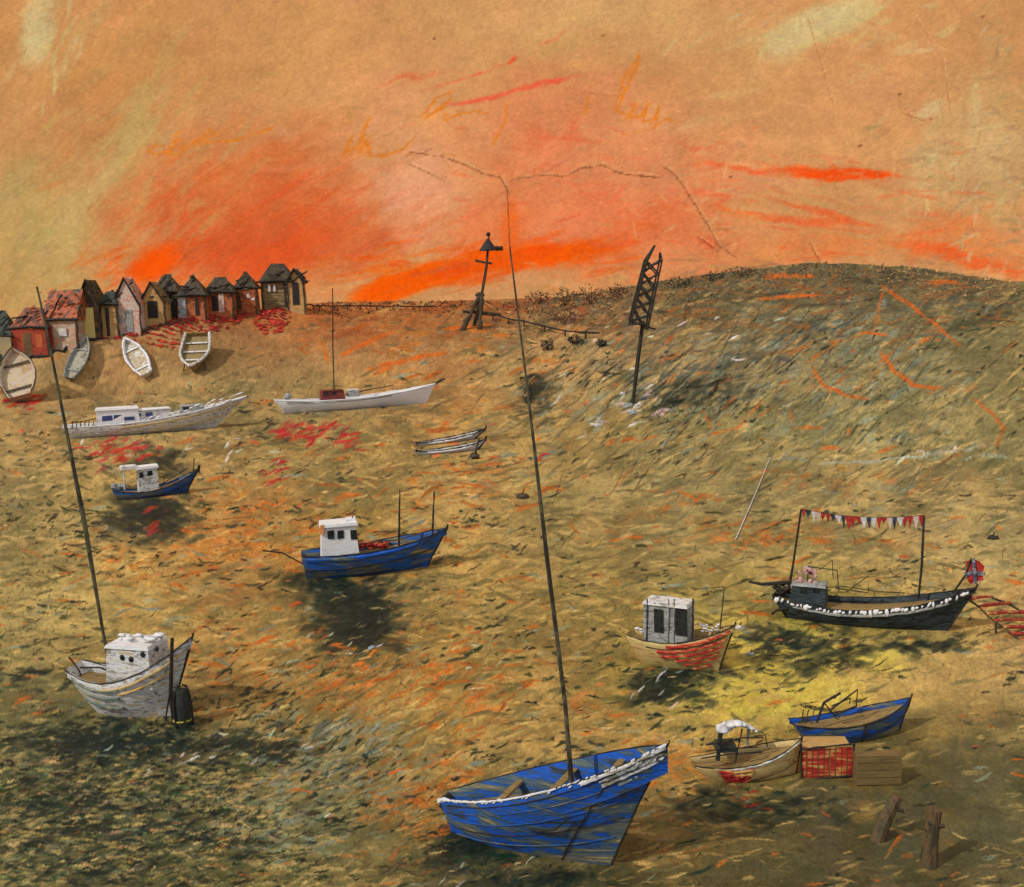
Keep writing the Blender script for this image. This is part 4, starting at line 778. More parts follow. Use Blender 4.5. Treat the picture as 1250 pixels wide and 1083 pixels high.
# ------------------------------------------------------------------ the row of houses on the bank
ROOFD = paint('dark brown thatch', [(46, 38, 24), (62, 52, 32), (84, 66, 38), (54, 44, 28)], .9)
ROOFG = paint('dark green slate', [(44, 52, 42), (60, 64, 48), (36, 40, 32)], .8)
ROOFR = paint('orange tile', [(60, 62, 46), (176, 84, 42), (186, 92, 46), (70, 58, 40)], .5)
def wallp(n, cols, sc=.7): return paint(n, cols, sc, (1, 1, 1.6), grain=.2)
def house(label, cx, yb, w, hw, hr, kind, wall, roof, doors=(), wins=(), D=None, dep=1.0, yaw=0, chim=None, name='cottage', eave=1.0, slant=0):
    """picture base centre, widths and heights; doors / wins = (offset, bottom, half width, height, material)"""
    if D is None: D = float(np.interp(cx, TP, DT))+2
    s = D/F; p = WD(cx, yb, D); w, hw, hr = w*s, hw*s, hr*s; dp = w*dep
    t = thing(name, label, 'house', p, yaw)
    j = .28; m = MB(); R = lambda: random.uniform(-j, j)
    a, c = w/2, dp/2; e = eave*s
    if kind == 'front':    # gable faces us, ridge runs back
        pent = [(-a, 0, -2), (a, 0, -2), (a+R(), 0, hw), (slant*a, 0, hw+hr), (-a+R(), 0, hw)]
        f_, b_ = [Vector((x, -c, z)) for x, y, z in pent], [Vector((x, c, z)) for x, y, z in pent]
        m.poly(f_); m.poly(b_[::-1]); m.quadgrid([f_, b_], True)
        r = MB(); k = e*1.2
        for sx in (-1, 1):
            lo = Vector((sx*(a+e), 0, hw-e*.9)); hi = Vector((slant*a, 0, hw+hr)); th = Vector((0, 0, .35))
            P = [[Vector((q.x, yy, q.z))+o for q in (lo, hi) for o in (Vector(), th)] for yy in (-c-k, c+k)]
            (l0, l1, h0, h1), (l2, l3, h2, h3) = P
            r.quadgrid([[l0, h0, h1, l1], [l2, h2, h3, l3]], True); r.poly([l1, h1, h0, l0]); r.poly([l2, h2, h3, l3])
    else:
        m.box((0, 0, -2), (w, dp, hw+2), .98, j)
        r = MB(); th = .25; q = .98 if kind == 'side' else (.45 if kind == 'hip' else .06)
        lo = [(-a-e, -c-e, hw), (a+e, -c-e, hw), (a+e, c+e, hw), (-a-e, c+e, hw)]; hi = [(-a*q+slant*a, -.05, hw+hr+R()), (a*q+slant*a, -.05, hw+hr+R()), (a*q+slant*a, .05, hw+hr+R()), (-a*q+slant*a, .05, hw+hr+R())]
        lo2 = [(x, y, z-th) for x, y, z in lo]
        r.quadgrid([lo2, lo, hi], True); r.poly(hi); r.poly(lo2[::-1])
        if kind == 'side':
            pass
    rr = random.Random(int(cx*13))
    for k in range(46):   # loose straw and slipped slates along the roof
        z = hw+hr*rr.uniform(-.12, 1.02); kk = max(.05, 1-(z-hw)/hr) if kind != 'side' else 1; x = rr.uniform(-1, 1)*(a+e)*kk+slant*a*(1-kk); y = -(c+e)*kk*rr.uniform(.3, 1.05) if kind != 'front' else -c*rr.uniform(-1, 1.05)
        if kind == 'front': x = math.copysign((a+e)*kk, x)+slant*a*(1-kk); z += .2
        l_ = s*rr.uniform(1.5, 5); a2 = rr.uniform(-.5, .5); r.poly([(x-l_, y-.1, z-l_*.3+a2), (x-l_*.2, y-.25, z-l_*.35), (x+l_, y-.1, z+l_*.1-a2), (x+l_*.1, y+.05, z+l_*.4)])
    m.build('wall', wall, t); rf = r.build('roof', roof, t)
    for (ox, bz, hwd, hh, mt) in doors:
        g = MB(); g.box((ox*s, -c-.03, bz*s), (2*hwd*s, .16, hh*s), .96, .04); g.build('door', mt, t)
    for (ox, bz, hwd, hh, mt) in wins:
        g = MB(); g.box((ox*s, -c-.03, bz*s), (2*hwd*s, .14, hh*s), .96, .04); g.build('window', mt, t)
    for k, (xx, z1) in enumerate(((-a, hw), (a, hw))):
        g = MB(); g.tube([(xx, -c-.05, -1.2), (xx, -c-.05, z1)], .16, 5, .1); g.build('corner_post', INKB, t)
    g = MB()
    if kind == 'front': g.tube([(-a-e, -c-e*1.2-.1, hw-e*.7), (slant*a, -c-e*1.2-.1, hw+hr+.3), (a+e, -c-e*1.2-.1, hw-e*.7)], .22, 5, .05)
    else: g.tube([(-a-e-.3, -c-e-.05, hw-.1), (0, -c-e-.05, hw+.05), (a+e+.3, -c-e-.05, hw-.1)], .2, 5, .08)
    g.build('bargeboard', INK, rf)
    for k in range(2):
        g = MB(); xx = rr.uniform(-1, .3)*a; g.tube([(xx-rr.uniform(0, 6)*s, -c-e-.1, hw+hr*rr.uniform(-.1, .5)), (xx+rr.uniform(5, 16)*s, -c*.4-e*.5-.2, hw+hr*rr.uniform(.3, 1.0))], .13, 5, .1); g.build('rafter', INK, rf)
    if chim is not None:
        g = MB(); g.box((chim*s, 0, hw+hr*.5), (2.4*s, 2.4*s, hr*.5+3*s), .95, .03); g.build('chimney', INKB, rf)
    return t
DG = wallp('black green door', [(38, 48, 44), (52, 62, 54)]); RD = wallp('brick red panel', [(150, 50, 34), (176, 70, 42), (130, 44, 32)]); OR = wallp('orange panel', [(176, 86, 40), (194, 104, 52), (160, 70, 34)])
BRN = wallp('brown door', [(96, 70, 42), (120, 90, 54)]); PAL = wallp('pale grey wash', [(170, 152, 126), (186, 170, 148), (196, 130, 96), (160, 140, 110)]); YEL = wallp('pale yellow front', [(214, 190, 108), (222, 200, 126)])
OCH = wallp('ochre wash', [(182, 140, 84), (196, 156, 96), (170, 122, 70)]); PNK = wallp('pink white wash', [(206, 150, 124), (216, 184, 164), (200, 190, 176), (196, 110, 90)], 1.0); DBR = wallp('dark boarded wall', [(58, 44, 28), (80, 60, 36), (120, 80, 44)])
BLK = wallp('black opening', [(34, 28, 24), (50, 42, 36)]); LBL = wallp('pale blue door', [(140, 146, 154), (168, 172, 172), (150, 130, 110)]); ORW = wallp('rust orange boards', [(176, 92, 48), (190, 106, 56), (150, 74, 40), (110, 74, 44)]); WHD = wallp('white panel', [(200, 190, 180), (224, 218, 212)])
house('dark green roofed cottage with a black green door, first in the row', 6, 440, 34, 30, 28, 'hip', wallp('buff wall', [(176, 150, 100), (150, 138, 110)]), ROOFG, [(2, 2, 8, 32, DG)], dep=.8)
house('red and orange cottage with twin doors between dark green and pale cottages', 45, 436, 44, 36, 24, 'hip', RD, paint('rust red roof', [(150, 66, 38), (170, 84, 44), (72, 60, 42), (130, 48, 34)], .8), [(-14, 2, 7, 34, OR), (-2, 2, 5, 28, BRN)], [(12, 12, 4, 16, OR)], dep=.7, slant=.1)
house('pale washed cottage with orange tiled roof behind the leaning mast', 84, 424, 44, 34, 34, 'side', PAL, ROOFR, [(-14, 2, 5, 26, RD)], [(4, 14, 5, 9, WHD)], dep=.8, slant=.15, yaw=-.1)
house('tall dark cottage with a bright yellow front', 117, 414, 24, 42, 26, 'front', DBR, ROOFD, [(0, -4, 6, 42, YEL)], D=156, dep=1.2)
house('narrow ochre cottage with grey roof wedged beside the yellow fronted one', 139, 410, 20, 38, 14, 'hip', OCH, ROOFG, [(-2, 0, 2, 34, BLK)], dep=1, chim=3)
house('steep gabled pink and white cottage', 162, 405, 32, 32, 30, 'front', PNK, paint('pink red roof', [(206, 150, 126), (200, 96, 66), (216, 176, 150), (90, 66, 48)], 1), [(2, 0, 5, 26, GREYP)], [(-8, 12, 3, 8, GREYP)], dep=.9, eave=.3)
house('pale ochre gabled cottage with a tall black window', 192, 396, 28, 26, 22, 'front', OCH, paint('ochre roof edge', [(150, 110, 62), (96, 72, 44)], 1), [(0, 8, 6, 20, BLK)], dep=.8, eave=.8)
house('boarded hut under a broad dark thatch, left of the pale blue door', 208, 387, 22, 30, 20, 'hip', ORW, ROOFD, [(6, 0, 3, 26, DG)], D=164, dep=.9, eave=5)
house('orange hut with pale blue door under a dark pyramid roof', 239, 385, 32, 24, 24, 'pyr', ORW, ROOFD, [(-12, -3, 5, 27, LBL), (6, 0, 2, 20, BLK)], dep=.8, eave=2)
house('orange hut with half open pink door under a flat dark roof', 272, 381, 32, 24, 16, 'hip', ORW, ROOFD, [(-5, 0, 3.5, 20, BLK), (3, 0, 3, 24, PNK)], dep=.8, eave=2.5)
house('orange hut with white patched window under a small dark roof', 303, 376, 26, 24, 18, 'pyr', ORW, ROOFD, [(-9, -2, 3.5, 20, DBR)], [(4, 12, 2, 8, WHD), (9, 9, 2, 9, WHD)], dep=.8, eave=1.5)
t = house('large dark thatched hut of striped planks at the right end of the row', 342, 374, 34, 30, 20, 'hip', paint('striped planks', [(60, 48, 30), (120, 96, 58), (170, 140, 90), (70, 56, 34)], 1.0, (.2, .2, 4), lo=.4, hi=.6), ROOFD, [(12, 0, 3, 28, BLK)], [(-8, 18, 1.2, 8, WHD), (-2, 18, 1.2, 8, WHD)], D=172, dep=.9, eave=3)
house('ochre gabled annexe with a dark door beside the large thatched hut', 364, 374, 20, 28, 14, 'front', OCH, ROOFD, [(0, 2, 4, 26, BLK)], D=171, dep=1.0, eave=1.2)

# ------------------------------------------------------------------ walls and fences
def follow(pts, z=.2):
    P = []
    for i in range(len(pts)-1):
        for k in range(6):
            u = k/6; px = pts[i][0]*(1-u)+pts[i+1][0]*u; py = pts[i][1]*(1-u)+pts[i+1][1]*u; q = WT(px, py); P.append(q+Vector((0, 0, z)))
    return [q for q in P if not math.isnan(q.y)]
def wall_run(name, label, cat, pts, r, mat, posts=0, ph=1.0):
    P = follow(pts, .15 if not posts else ph); c = P[len(P)//2]; base = Vector((c.x, c.y, float(ground(c.x, c.y))))
    t = thing(name, label, cat, base)
    g = MB(); g.tube([p-base for p in P], r, 6, r*.4); g.build('rail' if posts else 'coping', mat, t)
    if posts:
        for i in range(0, len(P), max(1, len(P)//posts)):
            g = MB(); q = P[i]-base; g.tube([(q.x, q.y, q.z-ph-.4), (q.x, q.y, q.z+.2)], r*.9, 5); g.build('post', mat, t)
    return t
wall_run('boundary_wall', 'low dark bank wall below the first cottages at the left edge', 'wall', [(-20, 446), (40, 440), (72, 434), (104, 420), (128, 415)], .22, INK)
wall_run('boundary_wall', 'low dark wall in front of the pink and ochre cottages', 'wall', [(150, 412), (190, 404), (228, 394)], .22, INKB)
wall_run('fence', 'thin dark fence along the ridge right of the large thatched hut', 'fence', [(372, 381), (408, 380), (440, 379), (480, 380), (545, 380)], .12, INK, 7, .9)
wall_run('fence', 'broken dark fence running down from the tripod beacon behind the tall mast', 'fence', [(602, 392), (640, 400), (690, 412), (740, 416)], .16, INK, 6, 1.0)

# ------------------------------------------------------------------ beacons
p = WT(574, 402); s_ = p.y/F; P3 = lambda x, y: WD(x, y, p.y)-p
t = thing('beacon', 'tripod daymark beacon with cone topmark and arm on the middle skyline', 'beacon', p)
ztop = P3(588, 358)
for x, y, dy in ((563, 398, -1), (586, 412, -1.5), (578, 396, 2)):
    q = P3(x, y); q.y += dy; q.z = min(q.z, float(ground(p.x+q.x, p.y+q.y))-p.z-.3)
    g = MB(); g.tube([q, ztop+Vector((0, dy*.2, 0))], 2.8*s_, 6, .12, .9); g.build('leg', INKB, t)
g = MB(); g.tube([P3(565, 380), P3(612, 384)], 2.0*s_, 6, .1); g.build('cross_brace', INKB, t)
g = MB(); g.blob(tuple(P3(586, 360)), 6*s_, (1.1, .8, .6)); g.build('platform', INKB, t)
g = MB(); g.tube([P3(588, 360), P3(594, 326), P3(597, 286)], 1.5*s_, 6, .08); g.build('pole', INKB, t)
g = MB(); g.tube([P3(580, 318), P3(601, 322)], 1.3*s_, 6, .05); g.build('crossbar', INKB, t)
g = MB(); c0 = P3(596, 306); rows = [[Vector((c0.x+r_*s_*math.cos(2*PI*k/10), r_*s_*math.sin(2*PI*k/10), c0.z+z*s_)) for k in range(10)] for r_, z in ((11, 0), (10, 2), (5, 9), (1.5, 14))]
g.quadgrid(rows, True); g.poly(rows[0][::-1]); g.build('topmark_cone', INK, t)
g = MB(); g.tube([P3(596, 303), P3(614, 303.5)], 2.6*s_, 6, .05); g.build('arm', INK, t)
g = MB(); g.blob(tuple(P3(596, 286)), 2.6*s_); g.build('finial', INK, t)

p = WT(772, 494); s_ = p.y/F
t = thing('beacon', 'leaning lattice basket beacon on a long pole at the hill foot', 'beacon', p)
g = MB(); g.tube([P3(772, 498), P3(777, 450), P3(785, 392)], 2.6*s_, 7, .06, .8); g.build('pole', INK, t)
Bc = [(769, 392), (789, 402), (806, 318), (788, 318)]
dy = .9
cor = [[P3(*q)+Vector((0, k, 0)) for q in Bc] for k in (-dy, dy)]
for k in (0, 1):
    for i in (1, 3): pass
for k in (0, 1):
    g = MB(); g.tube([cor[k][0], cor[k][3], P3(799, 300)+Vector((0, (k-.5)*.3, 0))], 1.5*s_, 6, .05); g.build('strut', INK, t)
    g = MB(); g.tube([cor[k][1], cor[k][2], P3(806, 309)+Vector((0, (k-.5)*.3, 0))], 1.3*s_, 6, .05); g.build('strut', INK, t)
    for i in range(5):
        u0, u1 = i/5, (i+1)/5
        L0, L1 = cor[k][0].lerp(cor[k][3], u0), cor[k][0].lerp(cor[k][3], u1); R0, R1 = cor[k][1].lerp(cor[k][2], u0), cor[k][1].lerp(cor[k][2], u1)
        g = MB(); g.tube([L0, R1], 1.2*s_, 5, .05); g.tube([R0, L1], 1.2*s_, 5, .05); g.build('lattice_brace', INK, t)
g = MB(); g.box(tuple((cor[0][0]+cor[1][1])/2), (24*s_, 2*dy, 3*s_), 1, .1); g.build('platform', INK, t)
g = MB(); g.tube([cor[0][0]+Vector((-.1, 0, 0)), P3(800, 402)], 1.1*s_, 5, .03); g.build('arm', INK, t)
for x, y, sz, mt in ((766, 499, 5, GREYP), (778, 500, 4, WHITE), (772, 506, 5, GREYP), (760, 490, 3.5, WHITE), (786, 496, 3.5, paint('slate rock', [(66, 72, 84), (96, 100, 104), (130, 130, 124)], 1))):
    q = W(x, y); z = float(ground(q.x, q.y)); g = MB(); g.blob((q.x-p.x, q.y-p.y, z-p.z+.1), sz*s_, (1.2, 1, .8), 8, 6, .25); g.build('footing_stone', mt, t)

# ------------------------------------------------------------------ shrubs on the ridge
def shrub(px, py, w, h, cols, label, n=260):
    p = WT(px, py); s = p.y/F; t = thing('shrub', label, 'shrub', p, 0, 'shrubs on the ridge')
    r = np.random.default_rng(int(px*7+py)); m = MB()
    for i in range(n):
        d = Vector(r.normal(0, 1, 3)); d.normalize(); k = r.uniform(.35, 1)**.6*(1+.25*math.sin(5*d.x+px)*math.cos(4*d.z))
        c = Vector((d.x*w/2*s*k, d.y*w/2*s*k, h*s*.5+d.z*h/2*s*k)); q = s*r.uniform(.7, 1.9)
        u = Vector(r.normal(0, 1, 3)).normalized(); v = u.cross(Vector(r.normal(0, 1, 3))).normalized()
        m.poly([c-u*q, c+v*q*.5, c+u*q, c-v*q*.5])
    m.build('foliage', paint('leaf '+'-'.join(str(c[0]) for c in cols), cols, .8), t)
    for i in range(4):
        a = r.uniform(0, 6.28); st = MB(); st.tube([(0, 0, -.3), (math.cos(a)*w*s*.15, math.sin(a)*w*s*.15, h*s*.4), (math.cos(a)*w*s*.4, math.sin(a)*w*s*.3, h*s*.9)], .5*s, 5, .05, .4); st.build('stem', INKB, t)
RB = [(74, 48, 34), (100, 60, 40), (130, 64, 44), (64, 58, 38)]; OL = [(58, 56, 40), (78, 72, 46), (98, 86, 52)]; DK = [(44, 46, 40), (60, 62, 50), (36, 38, 34)]
for a in ((660, 372, 34, 16, RB, 'reddish brown shrub on the ridge just right of the tall central mast'), (690, 374, 36, 22, OL, 'olive shrub on the ridge between two reddish ones'), (722, 372, 40, 24, RB, 'largest reddish brown shrub in the dip of the skyline'), (752, 366, 30, 18, RB, 'reddish shrub just left of the lattice beacon basket'),
          (830, 352, 40, 14, OL, 'olive shrub on the skyline right of the lattice beacon'), (872, 344, 30, 12, DK, 'dark low shrub at the left end of the hill crest'), (668, 428, 18, 14, DK, 'small dark shrub low on the slope right of the tall mast'), (702, 422, 22, 12, DK, 'dark flat shrub on the slope below the olive one'), (735, 424, 14, 9, DK, 'smallest dark shrub on the slope left of the lattice pole'),
          (646, 500, 16, 34, DK, 'dark upright shrub behind the tall central mast at the shore'), (688, 396, 44, 18, RB, 'reddish shrub on the near side of the ridge'), (905, 338, 44, 12, OL, 'olive shrub spread along the hill crest')): shrub(*a)

q0, q1 = W(898, 660), W(940, 560); t = thing('mooring_line', 'thin pale mooring line stretched over the water left of the bunting boat', 'rope', q0)
g = MB(); g.tube([Vector((0, 0, .06)), (q1-q0)*.5+Vector((.05, 0, .08)), q1-q0+Vector((0, 0, .06))], .032, 6, .012); g.build('rope', WHITE, t)

# timber stumps in the dark mud, lower right
for pts, r_, lb in (([(1132, 1056), (1135, 1025), (1141, 988)], 11, 'thick upright dark timber stump in the mud at the lower right'), ([(1066, 1026), (1080, 1000), (1096, 972)], 8, 'leaning dark timber stump left of the thick upright one')):
    p = W(*pts[0]); s = p.y/F; t = thing('mooring_stump', lb, 'post', p); PP = [WD(x, y, p.y)-p for x, y in pts]
    g = MB(); g.tube([PP[0]-Vector((0, 0, .3))]+PP[1:], r_*s, 9, .04, .95); g.build('shaft', paint('rotten brown timber', [(72, 62, 40), (86, 74, 48), (104, 78, 46), (64, 56, 38)], 2, (2, 2, .5)), t)
    g = MB(); g.tube([PP[-1]+Vector((-r_*s*.9, -.05, -.25)), PP[-1]+Vector((r_*s*.9, -r_*s, -.3))], .05, 6, .02); g.build('rope_turn', INKB, t)

# ------------------------------------------------------------------ sky and light
K_ = Canvas(-160, -90, 1410, 420, 15); r_ = K_.r
K_.c = np.zeros((K_.h, K_.w, 3))+np.array([206, 146, 90.]); K_.c *= (1+fbm(K_.h, K_.w, 140, 91)*.03)[..., None]
WX = fbm(K_.h, K_.w, 110, 92)*26+fbm(K_.h, K_.w, 30, 93)*9; WY = fbm(K_.h, K_.w, 90, 94)*20+fbm(K_.h, K_.w, 24, 95)*7
DRY = fbm(K_.h, K_.w, 9, 96, 4, .75, 2.2, .8); DRY = (DRY-DRY.min())/(DRY.max()-DRY.min())
def stroke(p0, p1, width, col, op=1.0, soft=.7, fine=False, brush=0.0):
    """one sweep of cloud colour from p0 to p1"""
    cx, cy = (p0[0]+p1[0])/2, (p0[1]+p1[1])/2; dx, dy = p1[0]-p0[0], p1[1]-p0[1]; L_ = max(math.hypot(dx, dy)/2, 1); ca, sa = dx/2/L_, dy/2/L_; k = .22 if fine else 1.
    X, Y = K_.X+WX*k-cx, K_.Y+WY*k-cy; u, v = (X*ca+Y*sa)/L_, (-X*sa+Y*ca)/(width/2); q = np.sqrt(u*u+v*v); lo, hi = 1+soft*.35, 1-soft
    m = np.clip((lo-q)/(lo-hi), 0, 1); m = m*m*(3-2*m)*op
    if brush: m = m*(1-brush+brush*np.clip((DRY-.36)/.24, 0, 1))
    K_.c = K_.c*(1-m[..., None])+np.array(col, float)*m[..., None]
SK = [  # broad washes first
 ((-100, 60), (400, 40), 200, (198, 140, 82), .9, .95), ((500, 20), (1000, 30), 130, (214, 164, 104), .9, .95), ((0, 190), (330, 60), 120, (196, 128, 72), .7, .95),
 ((-60, 380), (150, 200), 190, (190, 156, 92), .95, .9), ((-20, 330), (60, 210), 60, (182, 152, 92), .7, .8), ((150, 240), (250, 80), 60, (198, 164, 98), .9, .8), ((40, 300), (200, 190), 50, (196, 162, 98), .6, .8),
 ((100, 330), (470, 170), 190, (212, 108, 56), .95, .9), ((190, 330), (520, 260), 120, (212, 92, 44), .9, .8), ((360, 300), (520, 280), 80, (206, 100, 56), .6, .9),
 ((400, 200), (620, 130), 170, (222, 152, 100), .85, .8), ((400, 230), (520, 180), 80, (220, 146, 98), .6, .6),
 ((500, 250), (950, 200), 210, (224, 136, 88), .9, .85), ((560, 180), (760, 120), 120, (220, 130, 84), .7, .9), ((700, 290), (1000, 300), 120, (222, 126, 78), .9, .8), ((900, 130), (1150, 110), 160, (216, 150, 96), .8, .9), ((1100, 300), (1300, 310), 80, (222, 132, 74), .9, .8),
 ((470, 290), (540, 240), 70, (224, 140, 106), .7, .8), ((1130, 260), (1280, 150), 140, (206, 166, 110), .75, .8), ((560, 290), (680, 240), 110, (226, 110, 52), .6, .9)]
for a in SK: stroke(*a, False, .25)
sang = lambda x, y: math.radians(38*np.clip((420-x)/420, 0, 1)+14-22*np.clip((x-700)/400, 0, 1))
K_.smear(900, (-150, -80, 1400, 400), (60, 190), (10, 34), sang, .045, .4, .5)
SF = [((60, -20), (40, 80), 46, (206, 180, 122), .8, .5, True, .5), ((140, -10), (80, 70), 26, (204, 176, 116), .5, .6, True, .6), ((925, 62), (1075, 4), 44, (214, 186, 126), .9, .6, True, .3), ((1020, 40), (1080, -5), 40, (210, 182, 120), .7, .6, True, .4), ((1110, 150), (1160, 130), 22, (214, 190, 136), .7, .6, True, .4), ((1115, 260), (1150, 140), 36, (206, 172, 118), .6, .7, True, .5), ((1215, -10), (1225, 330), 50, (196, 158, 100), .55, .7, True, .4), ((1190, 190), (1190, 90), 18, (216, 188, 128), .7, .7, True, .3),
 ((140, 338), (300, 290), 40, (228, 84, 30), .75, .8, True, .4), ((150, 345), (210, 310), 36, (246, 84, 12), .9, .7, True, .2), ((270, 335), (400, 270), 50, (214, 82, 36), .7, .9, False, .3), ((240, 250), (360, 170), 26, (216, 112, 60), .6, .8, False, .4),
 ((425, 364), (580, 318), 30, (242, 88, 10), 1., .5, True, .1), ((500, 340), (660, 310), 40, (242, 86, 10), 1., .6, True, .1), ((560, 325), (780, 300), 28, (240, 86, 14), .95, .7, True, .2), ((620, 318), (740, 322), 26, (236, 96, 28), .7, .8, True, .4), ((622, 235), (622, 320), 26, (236, 104, 38), .75, .7, True, .2), ((640, 240), (640, 300), 34, (234, 110, 44), .6, .8, True, .3),
 ((545, 128), (645, 112), 7, (236, 88, 60), .9, .7, True, .2), ((620, 116), (705, 96), 8, (238, 84, 56), .9, .7, True, .3), ((465, 110), (560, 82), 9, (224, 104, 60), .7, .8, True, .6), ((520, 112), (640, 74), 5, (232, 98, 60), .8, .8, True, .6), ((620, 82), (636, 74), 7, (240, 90, 50), .9, .5, True, 0.), ((660, 58), (690, 36), 8, (234, 100, 70), .6, .8, True, .6),
 ((640, 176), (760, 172), 10, (226, 96, 58), .6, .9, True, .6), ((640, 160), (680, 190), 40, (226, 104, 62), .5, .9, True, .6), ((690, 140), (700, 190), 22, (226, 92, 54), .55, .9, True, .5), ((445, 245), (500, 228), 22, (222, 96, 52), .6, .8, True, .6), ((560, 270), (600, 255), 24, (224, 110, 70), .6, .9, True, .6), ((690, 235), (780, 238), 9, (226, 96, 56), .7, .8, True, .5),
 ((920, 205), (1110, 218), 11, (242, 82, 26), 1., .6, True, .15), ((830, 200), (960, 212), 8, (236, 92, 44), .85, .7, True, .4), ((1000, 214), (1085, 216), 11, (246, 76, 14), 1., .5, True, 0.), ((840, 236), (900, 240), 9, (238, 90, 44), .9, .6, True, .3), ((930, 238), (1080, 276), 10, (238, 88, 38), .85, .6, True, .4), ((960, 262), (1080, 272), 8, (238, 92, 40), .8, .7, True, .4), ((1080, 296), (1200, 316), 11, (240, 84, 34), .9, .6, True, .4), ((1160, 308), (1260, 336), 9, (238, 86, 34), .8, .7, True, .4), ((860, 250), (930, 258), 8, (230, 130, 60), .8, .7, True, .4),
 ((800, 160), (930, 140), 14, (210, 170, 112), .5, .8, True, .6), ((860, 120), (930, 104), 12, (214, 178, 118), .6, .8, True, .5), ((830, 235), (870, 290), 10, (206, 158, 104), .6, .8, True, .5), ((905, 305), (970, 290), 30, (224, 166, 100), .8, .7, True, .3), ((820, 262), (1100, 290), 60, (206, 150, 94), .45, .9, True, .7), ((850, 290), (890, 305), 16, (234, 84, 46), .7, .8, True, .6)]
for a in SF: stroke(*a)
# scraped drifts and dragged edges
def drift(n, cx, cy, sx_, sy_, l, w_, ang, asd, cols, al, dry=.65, thick=.6):
    for k in range(n): K_.dab(cx+r_.normal(0, sx_), cy+r_.normal(0, sy_), r_.uniform(*l), r_.uniform(*w_), math.radians(r_.normal(ang, asd)), np.array(cols[r_.integers(0, len(cols))], float)+r_.normal(0, 5, 3), al*r_.uniform(.4, 1), r_.normal(0, .3), dry, 2.2, thick)
stroke((150, 335), (480, 215), 120, (214, 92, 46), .7, .8, False, .15); stroke((500, 300), (900, 260), 130, (226, 122, 78), .55, .9, False, .1); stroke((430, 215), (560, 190), 110, (224, 150, 108), .6, .8, False, 0.)
stroke((20, 350), (215, 150), 56, (200, 168, 104), .75, .8, False, .2)
stroke((1000, 292), (1270, 318), 60, (228, 126, 66), .7, .9, False, .2); stroke((640, 300), (900, 262), 70, (232, 112, 58), .55, .9, False, .2); stroke((1120, 250), (1290, 120), 120, (208, 168, 112), .6, .8, False, .3); stroke((925, 66), (1080, 0), 50, (216, 190, 130), .8, .6, True, .25); stroke((50, -20), (36, 90), 44, (208, 184, 128), .8, .6, True, .4)
drift(120, 330, 270, 110, 45, (30, 140), (4, 14), 28, 10, [(214, 92, 42), (222, 84, 34), (204, 104, 56)], .4)
drift(60, 190, 330, 50, 16, (20, 70), (4, 12), 28, 12, [(240, 84, 18), (226, 80, 26)], .5)
stroke((455, 245), (565, 165), 120, (232, 162, 122), .6, .9, False, .15); stroke((600, 250), (900, 225), 110, (228, 130, 88), .45, .9, False, .3)
stroke((425, 366), (600, 316), 36, (243, 90, 8), 1., .4, True, .05); stroke((540, 326), (770, 298), 34, (242, 88, 10), 1., .5, True, .1); stroke((622, 235), (626, 330), 30, (238, 104, 36), .8, .6, True, .2); stroke((150, 346), (225, 306), 36, (250, 86, 10), .95, .6, True, .1); stroke((230, 340), (420, 290), 50, (222, 84, 36), .8, .8, True, .2)
stroke((620, 215), (900, 300), 90, (228, 112, 62), .4, .9, False, .35); stroke((900, 300), (1080, 296), 44, (232, 112, 52), .55, .8, True, .4); stroke((1080, 298), (1270, 338), 22, (238, 96, 40), .8, .8, True, .3); stroke((960, 214), (1100, 217), 12, (246, 78, 16), 1., .4, True, .05); stroke((850, 252), (1085, 282), 12, (238, 90, 40), .7, .7, True, .35)
drift(60, 560, 325, 90, 14, (30, 120), (4, 12), 12, 8, [(244, 88, 8), (238, 80, 14), (226, 94, 34)], .6)
drift(40, 700, 305, 60, 12, (20, 90), (3, 10), 4, 8, [(240, 84, 12), (228, 96, 40)], .5)
drift(90, 720, 220, 130, 50, (10, 60), (2, 9), 10, 30, [(224, 104, 64), (230, 92, 54), (222, 140, 92), (214, 120, 78)], .45)
drift(160, 980, 260, 120, 40, (20, 110), (2, 7), -6, 9, [(230, 100, 52), (206, 152, 96), (216, 118, 66), (196, 150, 96), (236, 90, 40)], .45)
drift(260, 1185, 210, 55, 80, (10, 60), (2, 9), 30, 45, [(206, 170, 114), (220, 192, 138), (198, 156, 98), (176, 140, 92), (160, 128, 86)], .6, .75, 1)
drift(60, 1225, 170, 18, 110, (14, 50), (2, 6), 2, 8, [(176, 144, 96), (206, 172, 116), (160, 132, 90)], .6, .75)
drift(130, 860, 230, 60, 50, (8, 44), (2, 7), 20, 50, [(236, 168, 110), (206, 130, 80), (228, 106, 60), (212, 166, 110)], .55, .7)
drift(60, 1000, 40, 60, 18, (20, 70), (4, 14), 28, 12, [(214, 188, 130), (206, 178, 118)], .5)
drift(40, 70, 40, 26, 34, (16, 60), (3, 9), 66, 12, [(208, 182, 126), (200, 172, 112)], .6)
drift(70, 180, 190, 60, 60, (30, 110), (6, 22), 50, 10, [(198, 166, 102), (192, 158, 94)], .4)
drift(60, 30, 290, 50, 60, (20, 90), (6, 22), 70, 20, [(188, 158, 96), (176, 150, 94), (196, 160, 96)], .4)
drift(60, 480, 190, 70, 40, (20, 80), (6, 26), 8, 20, [(224, 158, 108), (218, 148, 98)], .35)
drift(50, 930, 325, 90, 8, (20, 70), (3, 10), 3, 10, [(150, 110, 76), (190, 130, 76), (216, 150, 88)], .5)
drift(70, 700, 345, 70, 14, (10, 40), (3, 8), 8, 20, [(206, 150, 92), (216, 120, 66), (190, 132, 78)], .5)
